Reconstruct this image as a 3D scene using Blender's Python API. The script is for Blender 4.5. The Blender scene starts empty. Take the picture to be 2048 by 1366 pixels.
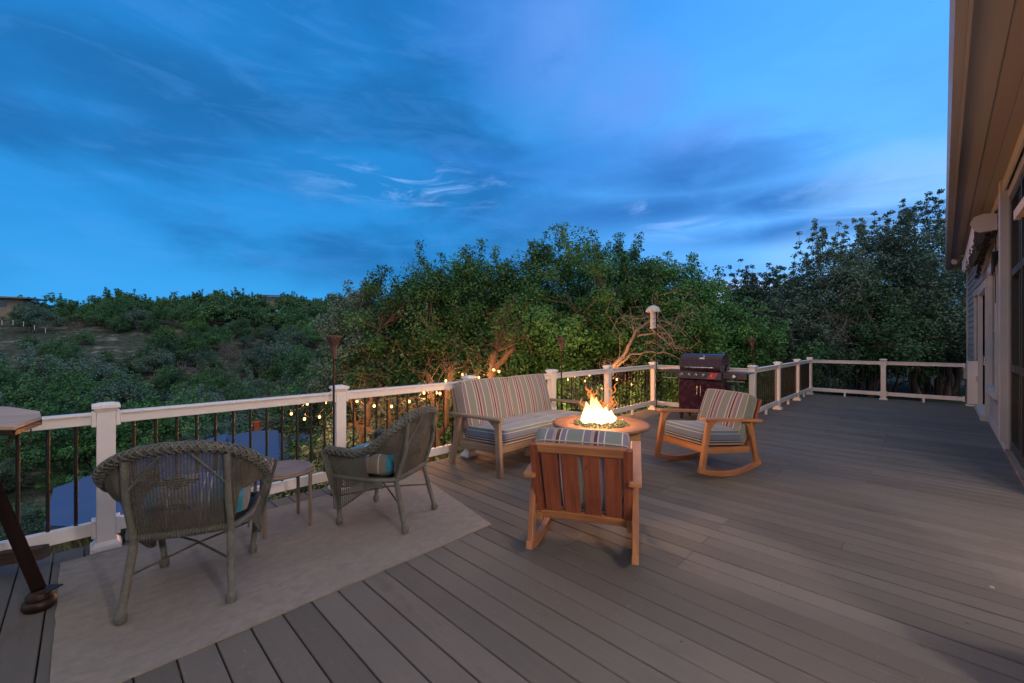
import bpy, math, random
import numpy as np
from mathutils import Vector, Matrix, noise as mnoise

R = math.radians
scene = bpy.context.scene
COL = scene.collection
PI = math.pi

# ---------------------------------------------------------------- camera
CH = 1.40                       # eye height above the deck
FPX = 839.0                     # focal length in photo pixels (2048 wide)
AZ = math.atan2(.7009, .7133)   # view azimuth from +X
FW = Vector((math.cos(AZ), math.sin(AZ), 0)); RT = Vector((math.sin(AZ), -math.cos(AZ), 0))
cam_d = bpy.data.cameras.new("camera"); cam = bpy.data.objects.new("camera", cam_d); COL.objects.link(cam)
cam.location = (0, 0, CH); cam.rotation_euler = (R(90), 0, AZ - R(90))
cam_d.sensor_width = 36; cam_d.lens = 36 * FPX / 2048; cam_d.clip_start = .05; cam_d.clip_end = 6000
scene.camera = cam
scene.view_settings.view_transform = 'Standard'; scene.view_settings.look = 'None'
scene.view_settings.exposure = .12; scene.view_settings.gamma = 1

# ---------------------------------------------------------------- node helpers
class NT:
    def __init__(s, tree): s.t = tree; s.n = tree.nodes; s.l = tree.links
    def new(s, typ, **kw):
        n = s.n.new(typ)
        for k, v in kw.items(): setattr(n, k, v)
        return n
    def put(s, sock, v):
        if v is None: return
        if isinstance(v, bpy.types.NodeSocket): s.l.new(v, sock)
        else:
            if sock.type == 'RGBA' and len(v) == 3: v = (*v, 1)
            sock.default_value = v
    def math(s, op, a, b=None, c=None, clamp=False):
        n = s.new('ShaderNodeMath', operation=op, use_clamp=clamp)
        s.put(n.inputs[0], a); s.put(n.inputs[1], b); s.put(n.inputs[2], c); return n.outputs[0]
    def vmath(s, op, a, b=None):
        n = s.new('ShaderNodeVectorMath', operation=op); s.put(n.inputs[0], a); s.put(n.inputs[1], b)
        return n.outputs['Value'] if op in ('DOT_PRODUCT', 'LENGTH') else n.outputs[0]
    def mix(s, fac, a, b, blend='MIX'):
        n = s.new('ShaderNodeMix', data_type='RGBA', blend_type=blend)
        s.put(n.inputs[0], fac); s.put(n.inputs[6], a); s.put(n.inputs[7], b); return n.outputs[2]
    def noise(s, vec, scale, detail=4, rough=.55, dist=0):
        n = s.new('ShaderNodeTexNoise'); s.put(n.inputs['Vector'], vec); n.inputs['Scale'].default_value = scale
        n.inputs['Detail'].default_value = detail; n.inputs['Roughness'].default_value = rough
        n.inputs['Distortion'].default_value = dist; return n.outputs[0]
    def mapr(s, v, a, b, c=0, d=1, smooth=True):
        n = s.new('ShaderNodeMapRange'); n.interpolation_type = 'SMOOTHSTEP' if smooth else 'LINEAR'; n.clamp = True
        s.put(n.inputs[0], v)
        for i, x in enumerate((a, b, c, d)): n.inputs[i + 1].default_value = x
        return n.outputs[0]
    def mapping(s, vec, scale=(1, 1, 1), rot=(0, 0, 0), loc=(0, 0, 0)):
        n = s.new('ShaderNodeMapping'); s.put(n.inputs[0], vec); n.inputs['Scale'].default_value = scale
        n.inputs['Rotation'].default_value = rot; n.inputs['Location'].default_value = loc; return n.outputs[0]
    def ramp(s, fac, stops, interp='LINEAR'):
        n = s.new('ShaderNodeValToRGB'); cr = n.color_ramp; cr.interpolation = interp
        while len(cr.elements) > 1: cr.elements.remove(cr.elements[-1])
        cr.elements[0].position = stops[0][0]; cr.elements[0].color = (*stops[0][1], 1)
        for p, c in stops[1:]:
            e = cr.elements.new(p); e.color = (*c, 1)
        s.put(n.inputs[0], fac); return n.outputs[0]

# ---------------------------------------------------------------- world: dusk sky
world = bpy.data.worlds.new("World"); scene.world = world; world.use_nodes = True
w = NT(world.node_tree); w.n.clear()
def azel(x, y):
    return (math.degrees(AZ) + math.degrees(math.atan((1024 - x) / FPX)), math.degrees(math.atan((683 - y) / math.hypot(FPX, x - 1024))))
tc = w.new('ShaderNodeTexCoord').outputs['Generated']
dirn = w.vmath('NORMALIZE', tc)
sx = w.new('ShaderNodeSeparateXYZ'); w.put(sx.inputs[0], dirn)
el = w.math('MULTIPLY', w.math('ARCSINE', sx.outputs[2]), 180 / PI)
az = w.math('MULTIPLY', w.math('ARCTAN2', sx.outputs[1], sx.outputs[0]), 180 / PI)   # 44.5 = centre, larger = left
# clear dusk air: elevation gradient mixed across azimuth
left = w.ramp(w.mapr(el, 0, 42, smooth=False), [(0, (.050, .34, .76)), (.14, (.038, .31, .72)), (.30, (.024, .25, .64)), (.55, (.018, .215, .58)), (.8, (.015, .175, .50)), (1, (.014, .150, .44))])
right = w.ramp(w.mapr(el, 0, 42, smooth=False), [(0, (.14, .34, .78)), (.2, (.13, .42, .94)), (.45, (.115, .42, .98)), (.75, (.08, .38, .95)), (1, (.06, .33, .90))])
sky = w.mix(w.mapr(az, 58, 10), left, right)
# cloud sheets: noise in azimuth / elevation, drawn out sideways
cmb = w.new('ShaderNodeCombineXYZ'); w.put(cmb.inputs[0], w.math('DIVIDE', az, -40)); w.put(cmb.inputs[1], w.math('DIVIDE', el, 12))
AE = cmb.outputs[0]
n1 = w.noise(w.mapping(AE, rot=(0, 0, R(12)), scale=(1.2, .8, 1)), 1.2, 7, .52, .4)
n2 = w.noise(w.mapping(AE, rot=(0, 0, R(10)), scale=(2.0, 1.3, 1), loc=(3, 1, 0)), 1.8, 7, .56, .5)
def blob(x, y, rx, ry, soft=1.0):
    a, e = azel(x, y)
    da = w.math('DIVIDE', w.math('SUBTRACT', az, a), rx); de = w.math('DIVIDE', w.math('SUBTRACT', el, e), ry)
    q = w.math('SQRT', w.math('ADD', w.math('MULTIPLY', da, da), w.math('MULTIPLY', de, de)))
    q = w.math('ADD', q, w.math('MULTIPLY', w.math('SUBTRACT', n2, .5), 1.6))
    return w.mapr(q, 1.0 + .5 * soft, .2, 0, 1)
dark = w.mapr(n1, .42, .66)
sky = w.mix(w.math('MULTIPLY', w.math('MULTIPLY', dark, w.mapr(el, 2, 12)), w.mapr(az, 25, 50, .10, .85)), sky, (.012, .125, .36))
# lavender mass, upper centre running down to the right
lav = w.math('MAXIMUM', blob(1090, 60, 10, 8), w.math('MAXIMUM', blob(1250, 190, 8, 5), blob(1380, 290, 8, 3)))
sky = w.mix(w.math('MULTIPLY', lav, w.mapr(n2, .25, .6, .45, .85)), sky, (.115, .29, .76))
lav2 = w.math('MAXIMUM', blob(980, 60, 9, 7), blob(1180, 330, 20, 3.2))
sky = w.mix(w.math('MULTIPLY', lav2, .55), sky, (.03, .18, .58))
# dark bands low on the right and centre
bands = w.math('MAXIMUM', w.math('MAXIMUM', blob(1400, 350, 13, 3.0), blob(1560, 400, 13, 2.0)), w.math('MAXIMUM', blob(1640, 455, 13, 1.5), blob(1300, 420, 22, 2.4)))
sky = w.mix(w.math('MULTIPLY', bands, w.mapr(n2, .3, .6, .55, .95)), sky, (.028, .155, .48))
dk2 = w.math('MAXIMUM', blob(330, 190, 20, 5), blob(520, 330, 26, 3))
sky = w.mix(w.math('MULTIPLY', dk2, w.mapr(n1, .3, .6, .2, .7)), sky, (.012, .125, .36))
# thin bright wisps
wsp = w.mapr(w.noise(w.mapping(AE, rot=(0, 0, R(8)), scale=(1.7, 2.4, 1), loc=(7, 2, 0)), 1.9, 8, .62, .7), .46, .66)
wm = w.math('MAXIMUM', blob(820, 372, 13, 2.2), w.math('MAXIMUM', blob(1390, 455, 6, 1.3), w.math('MAXIMUM', blob(1760, 395, 8, 2.2), blob(1330, 412, 5, 1.0))))
sky = w.mix(w.math('MULTIPLY', wsp, wm, clamp=True), sky, (.22, .44, .86))
sky = w.mix(w.math('MULTIPLY', wsp, w.mapr(el, 0, 9, .0, .16)), sky, (.08, .30, .78))
glow = w.math('MAXIMUM', blob(1850, 350, 9, 3.5), blob(1850, 500, 14, 4))
sky = w.mix(w.math('MULTIPLY', glow, .45), sky, (.32, .60, .98))
low = blob(1470, 605, 7, 2.4)
sky = w.mix(w.math('MULTIPLY', low, .8), sky, (.6, .72, .95))
# pale neutral fill light added overhead and behind the viewer (outside the picture)
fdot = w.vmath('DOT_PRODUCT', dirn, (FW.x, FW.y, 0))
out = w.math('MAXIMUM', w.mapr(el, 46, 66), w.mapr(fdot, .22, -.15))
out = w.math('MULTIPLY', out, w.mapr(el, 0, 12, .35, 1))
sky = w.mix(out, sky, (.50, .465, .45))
sky = w.mix(w.mapr(el, 0, -3), sky, (.01, .02, .03))
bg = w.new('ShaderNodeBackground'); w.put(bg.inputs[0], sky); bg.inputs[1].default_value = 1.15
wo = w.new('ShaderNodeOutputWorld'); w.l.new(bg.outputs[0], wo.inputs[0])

# soft afterglow of the set sun
sun_d = bpy.data.lights.new("sun", 'SUN'); sun_d.energy = .25; sun_d.angle = R(30); sun_d.color = (1, .88, .78)
sun = bpy.data.objects.new("sun", sun_d); COL.objects.link(sun); sun.rotation_euler = (R(48), 0, R(-20))

# ---------------------------------------------------------------- tagging
def tag(o, label=None, cat=None, group=None, kind=None):
    if label: o["label"] = label
    if cat: o["category"] = cat
    if group: o["group"] = group
    if kind: o["kind"] = kind
    return o
def thing(name, label, cat, loc=(0, 0, 0), rz=0, group=None):
    o = bpy.data.objects.new(name, None); COL.objects.link(o); o.location = loc; o.rotation_euler = (0, 0, rz)
    o.empty_display_size = .1
    return tag(o, label, cat, group)
def copy_tree(o, parent=None):
    c = o.copy(); COL.objects.link(c)
    if parent: c.parent = parent
    for ch in o.children: copy_tree(ch, c)
    return c

# ---------------------------------------------------------------- mesh builder
class MB:
    def __init__(s): s.v = []; s.f = []; s.uv = []; s.sm = []; s.mi = []
    def add(s, vs, fs, uvs=None, smooth=False, mi=0):
        b = len(s.v); s.v += [tuple(v) for v in vs]
        for i, f in enumerate(fs):
            s.f.append([b + k for k in f]); s.sm.append(smooth); s.mi.append(mi)
            s.uv.append(uvs[i] if uvs else [(vs[k][0], vs[k][1]) for k in f])
    def box(s, c, size, M=None, mi=0):
        hx, hy, hz = size[0] / 2, size[1] / 2, size[2] / 2
        P = [Vector((x, y, z)) for x in (-hx, hx) for y in (-hy, hy) for z in (-hz, hz)]
        F = [(0, 1, 3, 2), (4, 6, 7, 5), (0, 4, 5, 1), (2, 3, 7, 6), (0, 2, 6, 4), (1, 5, 7, 3)]
        k = max(range(3), key=lambda i: size[i]); o = random.random() * 7, random.random() * 7
        oth = [i for i in range(3) if i != k]
        uvs = [[(P[i][k] + o[0], P[i][oth[0]] + P[i][oth[1]] * 1.3 + o[1]) for i in f] for f in F]
        c = Vector(c)
        W = [(M @ p if M else p) + c for p in P]
        s.add(W, F, uvs, mi=mi)
    def bar(s, p0, p1, w, h, up=(0, 0, 1), mi=0):
        "box from p0 to p1; h measured along 'up', w across"
        p0, p1 = Vector(p0), Vector(p1); d = (p1 - p0); L = d.length; d.normalize()
        side = Vector(up).cross(d)
        if side.length < 1e-4: side = Vector((0, 1, 0)).cross(d)
        side.normalize(); u = d.cross(side)
        M = Matrix((d, side, u)).transposed()
        s.box((p0 + p1) / 2, (L, w, h), M, mi)
    def tube(s, pts, r, n=8, cap=True, smooth=True, mi=0, closed=False):
        pts = [Vector(p) for p in pts]; m = len(pts)
        rr = r if isinstance(r, (list, tuple)) else [r] * m
        T = []
        for i in range(m):
            a = pts[(i - 1) % m] if closed else pts[max(i - 1, 0)]; b = pts[(i + 1) % m] if closed else pts[min(i + 1, m - 1)]
            t = b - a; T.append(t.normalized() if t.length > 1e-9 else Vector((0, 0, 1)))
        nrm = T[0].orthogonal().normalized(); vs = []; L = 0; Ls = []
        for i in range(m):
            if i: L += (pts[i] - pts[i - 1]).length
            Ls.append(L)
            nrm = (nrm - T[i] * nrm.dot(T[i]))
            if nrm.length < 1e-6: nrm = T[i].orthogonal()
            nrm.normalize(); bn = T[i].cross(nrm)
            for k in range(n):
                a = 2 * PI * k / n; vs.append(pts[i] + (nrm * math.cos(a) + bn * math.sin(a)) * rr[i])
        fs = []; uvs = []
        o = random.random() * 5
        for i in range(m if closed else m - 1):
            j = (i + 1) % m
            for k in range(n):
                k2 = (k + 1) % n
                fs.append((i * n + k, i * n + k2, j * n + k2, j * n + k))
                l1 = Ls[j] if j > i else L + .1
                uvs.append([(Ls[i] + o, k / n), (Ls[i] + o, (k + 1) / n), (l1 + o, (k + 1) / n), (l1 + o, k / n)])
        s.add(vs, fs, uvs, smooth, mi)
        if cap and not closed:
            for i, rev in ((0, True), (m - 1, False)):
                ring = [vs[i * n + k] for k in range(n)]
                s.add(ring, [tuple(reversed(range(n))) if rev else tuple(range(n))], None, False, mi)
    def lathe(s, prof, n=24, c=(0, 0, 0), smooth=True, mi=0):
        "prof: (r, z) from bottom to top"
        c = Vector(c); vs = []
        for r, z in prof:
            for k in range(n):
                a = 2 * PI * k / n; vs.append(c + Vector((r * math.cos(a), r * math.sin(a), z)))
        fs = [(i * n + k, i * n + (k + 1) % n, (i + 1) * n + (k + 1) % n, (i + 1) * n + k) for i in range(len(prof) - 1) for k in range(n)]
        uvs = [[(k / n, i), ((k + 1) / n, i), ((k + 1) / n, i + 1), (k / n, i + 1)] for i in range(len(prof) - 1) for k in range(n)]
        s.add(vs, fs, uvs, smooth, mi)
        if prof[0][0] > 1e-4: s.add(vs[:n], [tuple(reversed(range(n)))], None, False, mi)
        if prof[-1][0] > 1e-4: s.add(vs[-n:], [tuple(range(n))], None, False, mi)
    def surf(s, fn, nu, nv, smooth=True, mi=0, uvf=None):
        vs = [fn(i / nu, j / nv) for i in range(nu + 1) for j in range(nv + 1)]
        fs = []; uvs = []
        for i in range(nu):
            for j in range(nv):
                q = [(i, j), (i + 1, j), (i + 1, j + 1), (i, j + 1)]
                fs.append([a * (nv + 1) + b for a, b in q]); uvs.append([(uvf(a / nu, b / nv) if uvf else (a / nu, b / nv)) for a, b in q])
        s.add(vs, fs, uvs, smooth, mi)
    def prism(s, poly, z0, z1, mi=0):
        n = len(poly); vs = [(x, y, z0) for x, y in poly] + [(x, y, z1) for x, y in poly]
        fs = [tuple(reversed(range(n))), tuple(range(n, 2 * n))] + [(i, (i + 1) % n, n + (i + 1) % n, n + i) for i in range(n)]
        s.add(vs, fs, None, False, mi)
    def build(s, name, mat, parent=None, bevel=0, loc=None, kind=None):
        me = bpy.data.meshes.new(name); me.from_pydata(s.v, [], s.f)
        me.polygons.foreach_set('use_smooth', s.sm)
        mats = mat if isinstance(mat, (list, tuple)) else [mat]
        for m in mats: me.materials.append(m)
        if len(mats) > 1: me.polygons.foreach_set('material_index', s.mi)
        ul = me.uv_layers.new(name='UVMap')
        ul.data.foreach_set('uv', np.array([c for f in s.uv for p in f for c in p], dtype=np.float32))
        me.update()
        o = bpy.data.objects.new(name, me); COL.objects.link(o)
        if parent: o.parent = parent
        if loc: o.location = loc
        if bevel:
            b = o.modifiers.new('bevel', 'BEVEL'); b.width = bevel; b.segments = 2; b.limit_method = 'ANGLE'; b.angle_limit = R(50)
        if kind: o['kind'] = kind
        return o

# ---------------------------------------------------------------- materials
def principled(name, base=(.5, .5, .5), rough=.6, metal=0, spec=.5):
    m = bpy.data.materials.new(name); m.use_nodes = True; t = NT(m.node_tree)
    p = t.n['Principled BSDF']; t.put(p.inputs['Base Color'], base); p.inputs['Roughness'].default_value = rough
    p.inputs['Metallic'].default_value = metal; p.inputs['Specular IOR Level'].default_value = spec
    return m, t, p
def bump(t, p, height, strength=.3, dist=.01):
    b = t.new('ShaderNodeBump'); b.inputs['Strength'].default_value = strength; b.inputs['Distance'].default_value = dist
    t.put(b.inputs['Height'], height); t.l.new(b.outputs[0], p.inputs['Normal'])
def objc(t): return t.new('ShaderNodeTexCoord').outputs['Object']
def uvc(t): return t.new('ShaderNodeTexCoord').outputs['UV']
def mat_plain(name, c, rough=.6, metal=0, var=.25, scale=12, bm=.15, spec=.5):
    m, t, p = principled(name, c, rough, metal, spec); o = objc(t)
    n = t.noise(o, scale, 6, .6); n2 = t.noise(o, scale * .17, 3)
    f = t.math('ADD', t.math('MULTIPLY', n, .6), t.math('MULTIPLY', n2, .4))
    t.put(p.inputs['Base Color'], t.mix(t.mapr(f, .3, .7), tuple(x * (1 - var) for x in c), tuple(min(1, x * (1 + var)) for x in c)))
    t.put(p.inputs['Roughness'], t.mapr(n, .3, .7, max(0, rough - .1), min(1, rough + .12)))
    if bm: bump(t, p, t.noise(o, scale * 4, 4), bm, .004)
    return m
def mat_wood(name, dark, light, rough=.55, gs=1.0, knots=True):
    m, t, p = principled(name, light, rough); u = uvc(t)
    g = t.noise(t.mapping(u, scale=(1.6 * gs, 34 * gs, 1)), 1.0, 6, .62, .6)
    g2 = t.noise(t.mapping(u, scale=(.5, 4, 1)), 1.0, 3)
    f = t.math('ADD', t.math('MULTIPLY', g, .7), t.math('MULTIPLY', g2, .35))
    c = t.mix(t.mapr(f, .34, .68), dark, light)
    if knots:
        k = t.mapr(t.noise(t.mapping(u, scale=(5, 12, 1)), 1.0, 2), .70, .76, 0, .7)
        c = t.mix(k, c, tuple(x * .35 for x in dark))
    n = t.noise(objc(t), 3.0, 3); c = t.mix(t.mapr(n, .3, .7, 0, .35), c, tuple(x * .6 for x in dark))
    t.put(p.inputs['Base Color'], c); bump(t, p, g, .25, .003)
    return m

SAGE, CREAM, MAUVE, MAROON, TAN = (.175, .205, .200), (.58, .53, .50), (.165, .150, .220), (.085, .024, .030), (.33, .275, .26)
STRIPE = [(0, SAGE), (.26, CREAM), (.29, MAUVE), (.42, CREAM), (.45, MAROON), (.54, TAN), (.64, MAUVE), (.81, CREAM), (.84, SAGE)]
def mat_stripe(name, period=.235, stripes=STRIPE, off=0.0):
    m, t, p = principled(name, (.5, .5, .5), .9, 0, .2); u = uvc(t)
    s = t.new('ShaderNodeSeparateXYZ'); t.put(s.inputs[0], u)
    f = t.math('FRACT', t.math('ADD', t.math('DIVIDE', s.outputs[0], period), off))
    c = t.ramp(f, stripes, 'CONSTANT')
    n = t.noise(t.mapping(objc(t), scale=(1, 1, 1)), 350, 2); n2 = t.noise(objc(t), 9, 4)
    c = t.mix(t.mapr(n2, .3, .75, 0, .25), c, t.mix(.5, c, (.12, .13, .14)))
    t.put(p.inputs['Base Color'], c)
    h = t.math('ADD', t.math('MULTIPLY', n, .3), t.math('MULTIPLY', t.noise(objc(t), 14, 4), 1.2)); bump(t, p, h, .35, .006)
    p.inputs['Sheen Weight'].default_value = .2
    return m

def mat_leaf(name, dark, light, rough=.55, spec=.35, trans=.15):
    m, t, p = principled(name, light, rough, 0, spec)
    a = t.new('ShaderNodeAttribute', attribute_name='tint').outputs['Fac']
    n = t.noise(objc(t), .55, 3)
    oi = t.new('ShaderNodeObjectInfo').outputs['Random']
    f = t.math('ADD', t.math('MULTIPLY', a, .55), t.math('ADD', t.math('MULTIPLY', n, .35), t.math('MULTIPLY', oi, .38)))
    c = t.mix(t.mapr(f, .25, 1.0), dark, light)
    t.put(p.inputs['Base Color'], c)
    tr = t.new('ShaderNodeBsdfTranslucent'); t.put(tr.inputs[0], c)
    mx = t.new('ShaderNodeMixShader'); mx.inputs[0].default_value = trans
    t.l.new(p.outputs[0], mx.inputs[1]); t.l.new(tr.outputs[0], mx.inputs[2]); t.l.new(mx.outputs[0], t.n['Material Output'].inputs[0])
    return m

M = {}
M['white'] = mat_plain('white_composite', (.80, .765, .77), .45, var=.06, scale=5, bm=.05)
M['black_metal'] = mat_plain('black_metal', (.010, .009, .009), .6, .0, var=.3, scale=30, bm=.05)
M['iron'] = mat_plain('dark_iron', (.03, .018, .016), .5, .5, var=.4, scale=20)
M['copper'] = mat_plain('rusty_copper', (.23, .125, .068), .5, .25, var=.3, scale=25)
M['rust'] = mat_plain('brown_rust', (.115, .065, .058), .7, .2, var=.3, scale=25)
M['wicker'] = mat_plain('grey_green_wicker', (.105, .113, .105), .6, var=.35, scale=60, bm=.4)
M['wicker_dark'] = mat_plain('worn_wicker', (.078, .075, .064), .65, var=.45, scale=40, bm=.4)
M['cedar'] = mat_wood('red_cedar', (.25, .095, .042), (.50, .245, .115), .5)
M['cedar_slat'] = mat_wood('red_cedar_slat', (.17, .045, .026), (.34, .105, .052), .48)
M['grey_wood'] = mat_wood('weathered_wood', (.16, .11, .085), (.33, .25, .20), .7)
M['dark_wood'] = mat_wood('dark_stained_wood', (.006, .0025, .0025), (.016, .006, .005), .85)
M['dark_wood'].node_tree.nodes['Principled BSDF'].inputs['Specular IOR Level'].default_value = .15
M['old_wood'] = mat_wood('old_greyed_beam', (.03, .018, .015), (.10, .06, .05), .8)
M['stripe'] = mat_stripe('striped_cushion_fabric')
SKYLIT_STRIPE = [(0, (.10, .19, .30)), (.26, (.45, .42, .40)), (.275, (.11, .15, .26)), (.43, (.05, .03, .04)), (.46, (.42, .38, .36)), (.48, (.05, .03, .04)), (.52, (.13, .20, .32)), (.76, (.45, .42, .40)), (.78, (.14, .20, .24))]  # blue of the skylight on the seats put into these stripe colours
M['stripe_seat'] = mat_stripe('skylit_seat_fabric', .235, SKYLIT_STRIPE)
M['pillow'] = mat_stripe('turquoise_striped_fabric', .40, [(0, (.03, .22, .33)), (.38, (.75, .7, .65)), (.405, (.10, .17, .42)), (.47, (.75, .7, .65)), (.49, (.12, .2, .42)), (.62, (.30, .20, .17)), (.66, (.20, .19, .17)), (.84, (.6, .55, .48)), (.86, (.20, .19, .17))])
M['pebble'] = mat_plain('glass_pebbles', (.10, .16, .10), .12, var=.7, scale=60, bm=0)
M['tarp'] = mat_plain('blue_tarp', (.032, .085, .25), .55, var=.08, scale=2, bm=.1)
M['clay'] = mat_plain('terracotta', (.36, .10, .055), .8, var=.15, scale=15)
M['beige'] = mat_plain('beige_plaster', (.30, .27, .22), .85, var=.1, scale=8)
M['bark'] = mat_plain('bark', (.115, .085, .07), .95, var=.5, scale=14, bm=1.0)
M['dead'] = mat_plain('bare_grey_branch', (.20, .175, .165), .95, var=.35, scale=14, bm=.8)
M['soffit'] = mat_plain('painted_soffit', (.27, .255, .255), .65, var=.05, scale=3, bm=.04)
M['fascia'] = mat_plain('painted_gutter', (.29, .275, .275), .45, var=.06, scale=4, bm=.03)
M['siding'] = mat_plain('painted_siding', (.36, .36, .35), .6, var=.05, scale=4, bm=.05)
M['trim'] = mat_plain('house_trim', (.48, .47, .47), .5, var=.05, scale=5, bm=.03)
M['bronze'] = mat_plain('bronze_frame', (.055, .05, .043), .4, .2, var=.1, scale=10, bm=0)
M['canvas'] = mat_plain('white_awning_canvas', (.60, .55, .53), .85, var=.12, scale=12)
M['rubber'] = mat_plain('black_rubber', (.012, .012, .012), .6, var=.2, scale=20, bm=0)
M['enamel'] = mat_plain('black_grill_enamel', (.040, .011, .026), .22, .1, var=.3, scale=12, bm=.03)
M['panel'] = mat_plain('grill_panel', (.06, .048, .062), .35, .5, var=.1, scale=30, bm=0)
M['chrome'] = mat_plain('brushed_steel', (.62, .58, .58), .25, .9, var=.1, scale=30, bm=0)
M['piping'] = mat_plain('cream_piping', (.42, .37, .33), .9, var=.1, scale=30, bm=0)
M['red'] = mat_plain('red_paint', (.45, .03, .03), .4, var=.1, scale=30, bm=0)
M['table_top'] = mat_wood('weathered_table_top', (.13, .09, .08), (.30, .22, .19), .6, .7)
M['shelf'] = mat_wood('tan_shelf_wood', (.42, .28, .20), (.55, .40, .30), .6, .6, False)
M['stone'] = mat_plain('tan_stone', (.36, .22, .10), .85, var=.35, scale=7, bm=.6)
M['flue'] = mat_plain('interior_paint', (.65, .58, .50), .8, var=.04, scale=3, bm=0)
M['bark_dark'] = mat_plain('dark_bark', (.038, .027, .023), .95, var=.5, scale=14, bm=1.0)
M['roof'] = mat_plain('grey_roof', (.20, .19, .19), .8, var=.15, scale=6)
M['feeder'] = mat_plain('feeder_plastic', (.55, .55, .56), .35, var=.08, scale=9, bm=0)

def mat_emit(name, col, s):
    m = bpy.data.materials.new(name); m.use_nodes = True; t = NT(m.node_tree); t.n.clear()
    e = t.new('ShaderNodeEmission'); t.put(e.inputs[0], col); e.inputs[1].default_value = s
    o = t.new('ShaderNodeOutputMaterial'); t.l.new(e.outputs[0], o.inputs[0]); return m
M['bulb'] = mat_emit('lit_bulb', (1, .52, .16), 5)
M['lamp'] = mat_emit('lit_lamp', (1, .8, .6), 6)
M['far_lamp'] = mat_emit('far_lamp', (1, .62, .25), 5)
def mat_glass():
    m, t, p = principled('window_glass', (.03, .04, .055), .06, 0, .9); return m
M['glass'] = mat_glass()
def mat_flame():
    m = bpy.data.materials.new('flame'); m.use_nodes = True; t = NT(m.node_tree); t.n.clear()
    s = t.new('ShaderNodeSeparateXYZ'); t.put(s.inputs[0], objc(t))
    f = t.mapr(s.outputs[2], .0, .42, smooth=False)
    c = t.ramp(f, [(0, (1, .72, .36)), (.4, (1, .60, .22)), (.7, (1, .36, .08)), (1, (.9, .16, .03))])
    e = t.new('ShaderNodeEmission'); t.put(e.inputs[0], c)
    t.put(e.inputs[1], t.ramp(f, [(0, (.9,) * 3), (.55, (.6,) * 3), (.8, (.16,) * 3), (1, (.06,) * 3)]))
    e2 = t.new('ShaderNodeMath', operation='MULTIPLY'); e2.inputs[1].default_value = 5.0
    t.l.new(e.inputs[1].links[0].from_socket, e2.inputs[0]); t.l.new(e2.outputs[0], e.inputs[1])
    tr = t.new('ShaderNodeBsdfTransparent'); lw = t.new('ShaderNodeLayerWeight'); lw.inputs[0].default_value = .35
    mx = t.new('ShaderNodeMixShader'); t.put(mx.inputs[0], t.mapr(lw.outputs['Facing'], .05, .8))
    t.l.new(e.outputs[0], mx.inputs[1]); t.l.new(tr.outputs[0], mx.inputs[2])
    o = t.new('ShaderNodeOutputMaterial'); t.l.new(mx.outputs[0], o.inputs[0]); return m
M['flame'] = mat_flame()
M['ember'] = mat_emit('flame_wisp', (1, .30, .08), .9)

def mat_deck():
    m, t, p = principled('composite_deck_boards', (.2, .18, .17), .65, 0, .15)
    o = objc(t); a = t.new('ShaderNodeAttribute', attribute_name='tint').outputs['Fac']
    g = t.noise(t.mapping(o, scale=(60, 2.2, 1)), 1, 5, .6, .2)
    big = t.noise(o, .55, 4, .6, .3); mid = t.noise(o, 2.8, 5, .6)
    f = t.math('ADD', t.math('MULTIPLY', a, .42), t.math('ADD', t.math('MULTIPLY', g, .26), t.math('MULTIPLY', mid, .34)))
    c = t.mix(t.mapr(f, .25, .8, smooth=False), DK[0], DK[1])
    c = t.mix(t.mapr(big, .40, .62, 0, .35), c, DK[2])
    c = t.mix(t.mapr(t.noise(t.mapping(o, scale=(3, 1, 1), loc=(9, 0, 0)), 1.4, 6, .68), .56, .70, 0, .40), c, (.07, .064, .06))
    c = t.mix(t.mapr(t.noise(t.mapping(o, scale=(26, 2.5, 1)), 1, 4, .7), .60, .75, 0, .28), c, (.24, .225, .215))
    dust = t.mapr(t.noise(o, 38, 4, .7), .60, .72); dm = t.mapr(t.noise(t.mapping(o, loc=(4, 2, 0)), .8, 3), .52, .66)
    c = t.mix(t.math('MULTIPLY', t.math('MULTIPLY', dust, dm), .45), c, (.42, .37, .34))
    v = t.new('ShaderNodeTexVoronoi'); v.inputs['Scale'].default_value = 3.1; t.put(v.inputs['Vector'], o)
    c = t.mix(t.mapr(v.outputs['Distance'], .022, .012, 0, .8), c, (.02, .016, .015))
    t.put(p.inputs['Base Color'], c); t.put(p.inputs['Roughness'], t.mapr(mid, .3, .7, .62, .8))
    bump(t, p, t.math('ADD', g, t.math('MULTIPLY', t.noise(o, 90, 2), .4)), .35, .0025); return m
DK = ((.100, .095, .092), (.168, .159, .153), (.120, .115, .112))
M['deck'] = mat_deck()
def mat_rug():
    m, t, p = principled('outdoor_rug', (.3, .27, .25), .95, 0, .1); o = objc(t)
    n = t.noise(t.mapping(o, scale=(13, 20, 1)), 1, 6, .7, .3); b = t.noise(o, 1.1, 4); fine = t.noise(o, 160, 2)
    c = t.mix(t.mapr(n, .32, .68), (.235, .222, .212), (.295, .28, .27))
    c = t.mix(t.mapr(b, .4, .65, 0, .35), c, (.21, .20, .195))
    st = t.math('MULTIPLY', t.mapr(t.noise(t.mapping(o, scale=(30, 100, 1), rot=(0, 0, .1)), 1, 3), .66, .72), t.mapr(t.noise(o, 1.7, 2, .5), .50, .62))
    c = t.mix(t.math('MULTIPLY', st, .75), c, (.07, .06, .055))
    t.put(p.inputs['Base Color'], c); wv = t.new('ShaderNodeTexWave'); wv.inputs['Scale'].default_value = 55; wv.inputs['Distortion'].default_value = 1.5; wv.bands_direction = 'Y'; t.put(wv.inputs['Vector'], o)
    bump(t, p, t.math('ADD', t.math('MULTIPLY', wv.outputs['Fac'], .8), t.math('ADD', fine, n)), .6, .004); return m
M['rug'] = mat_rug()
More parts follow.
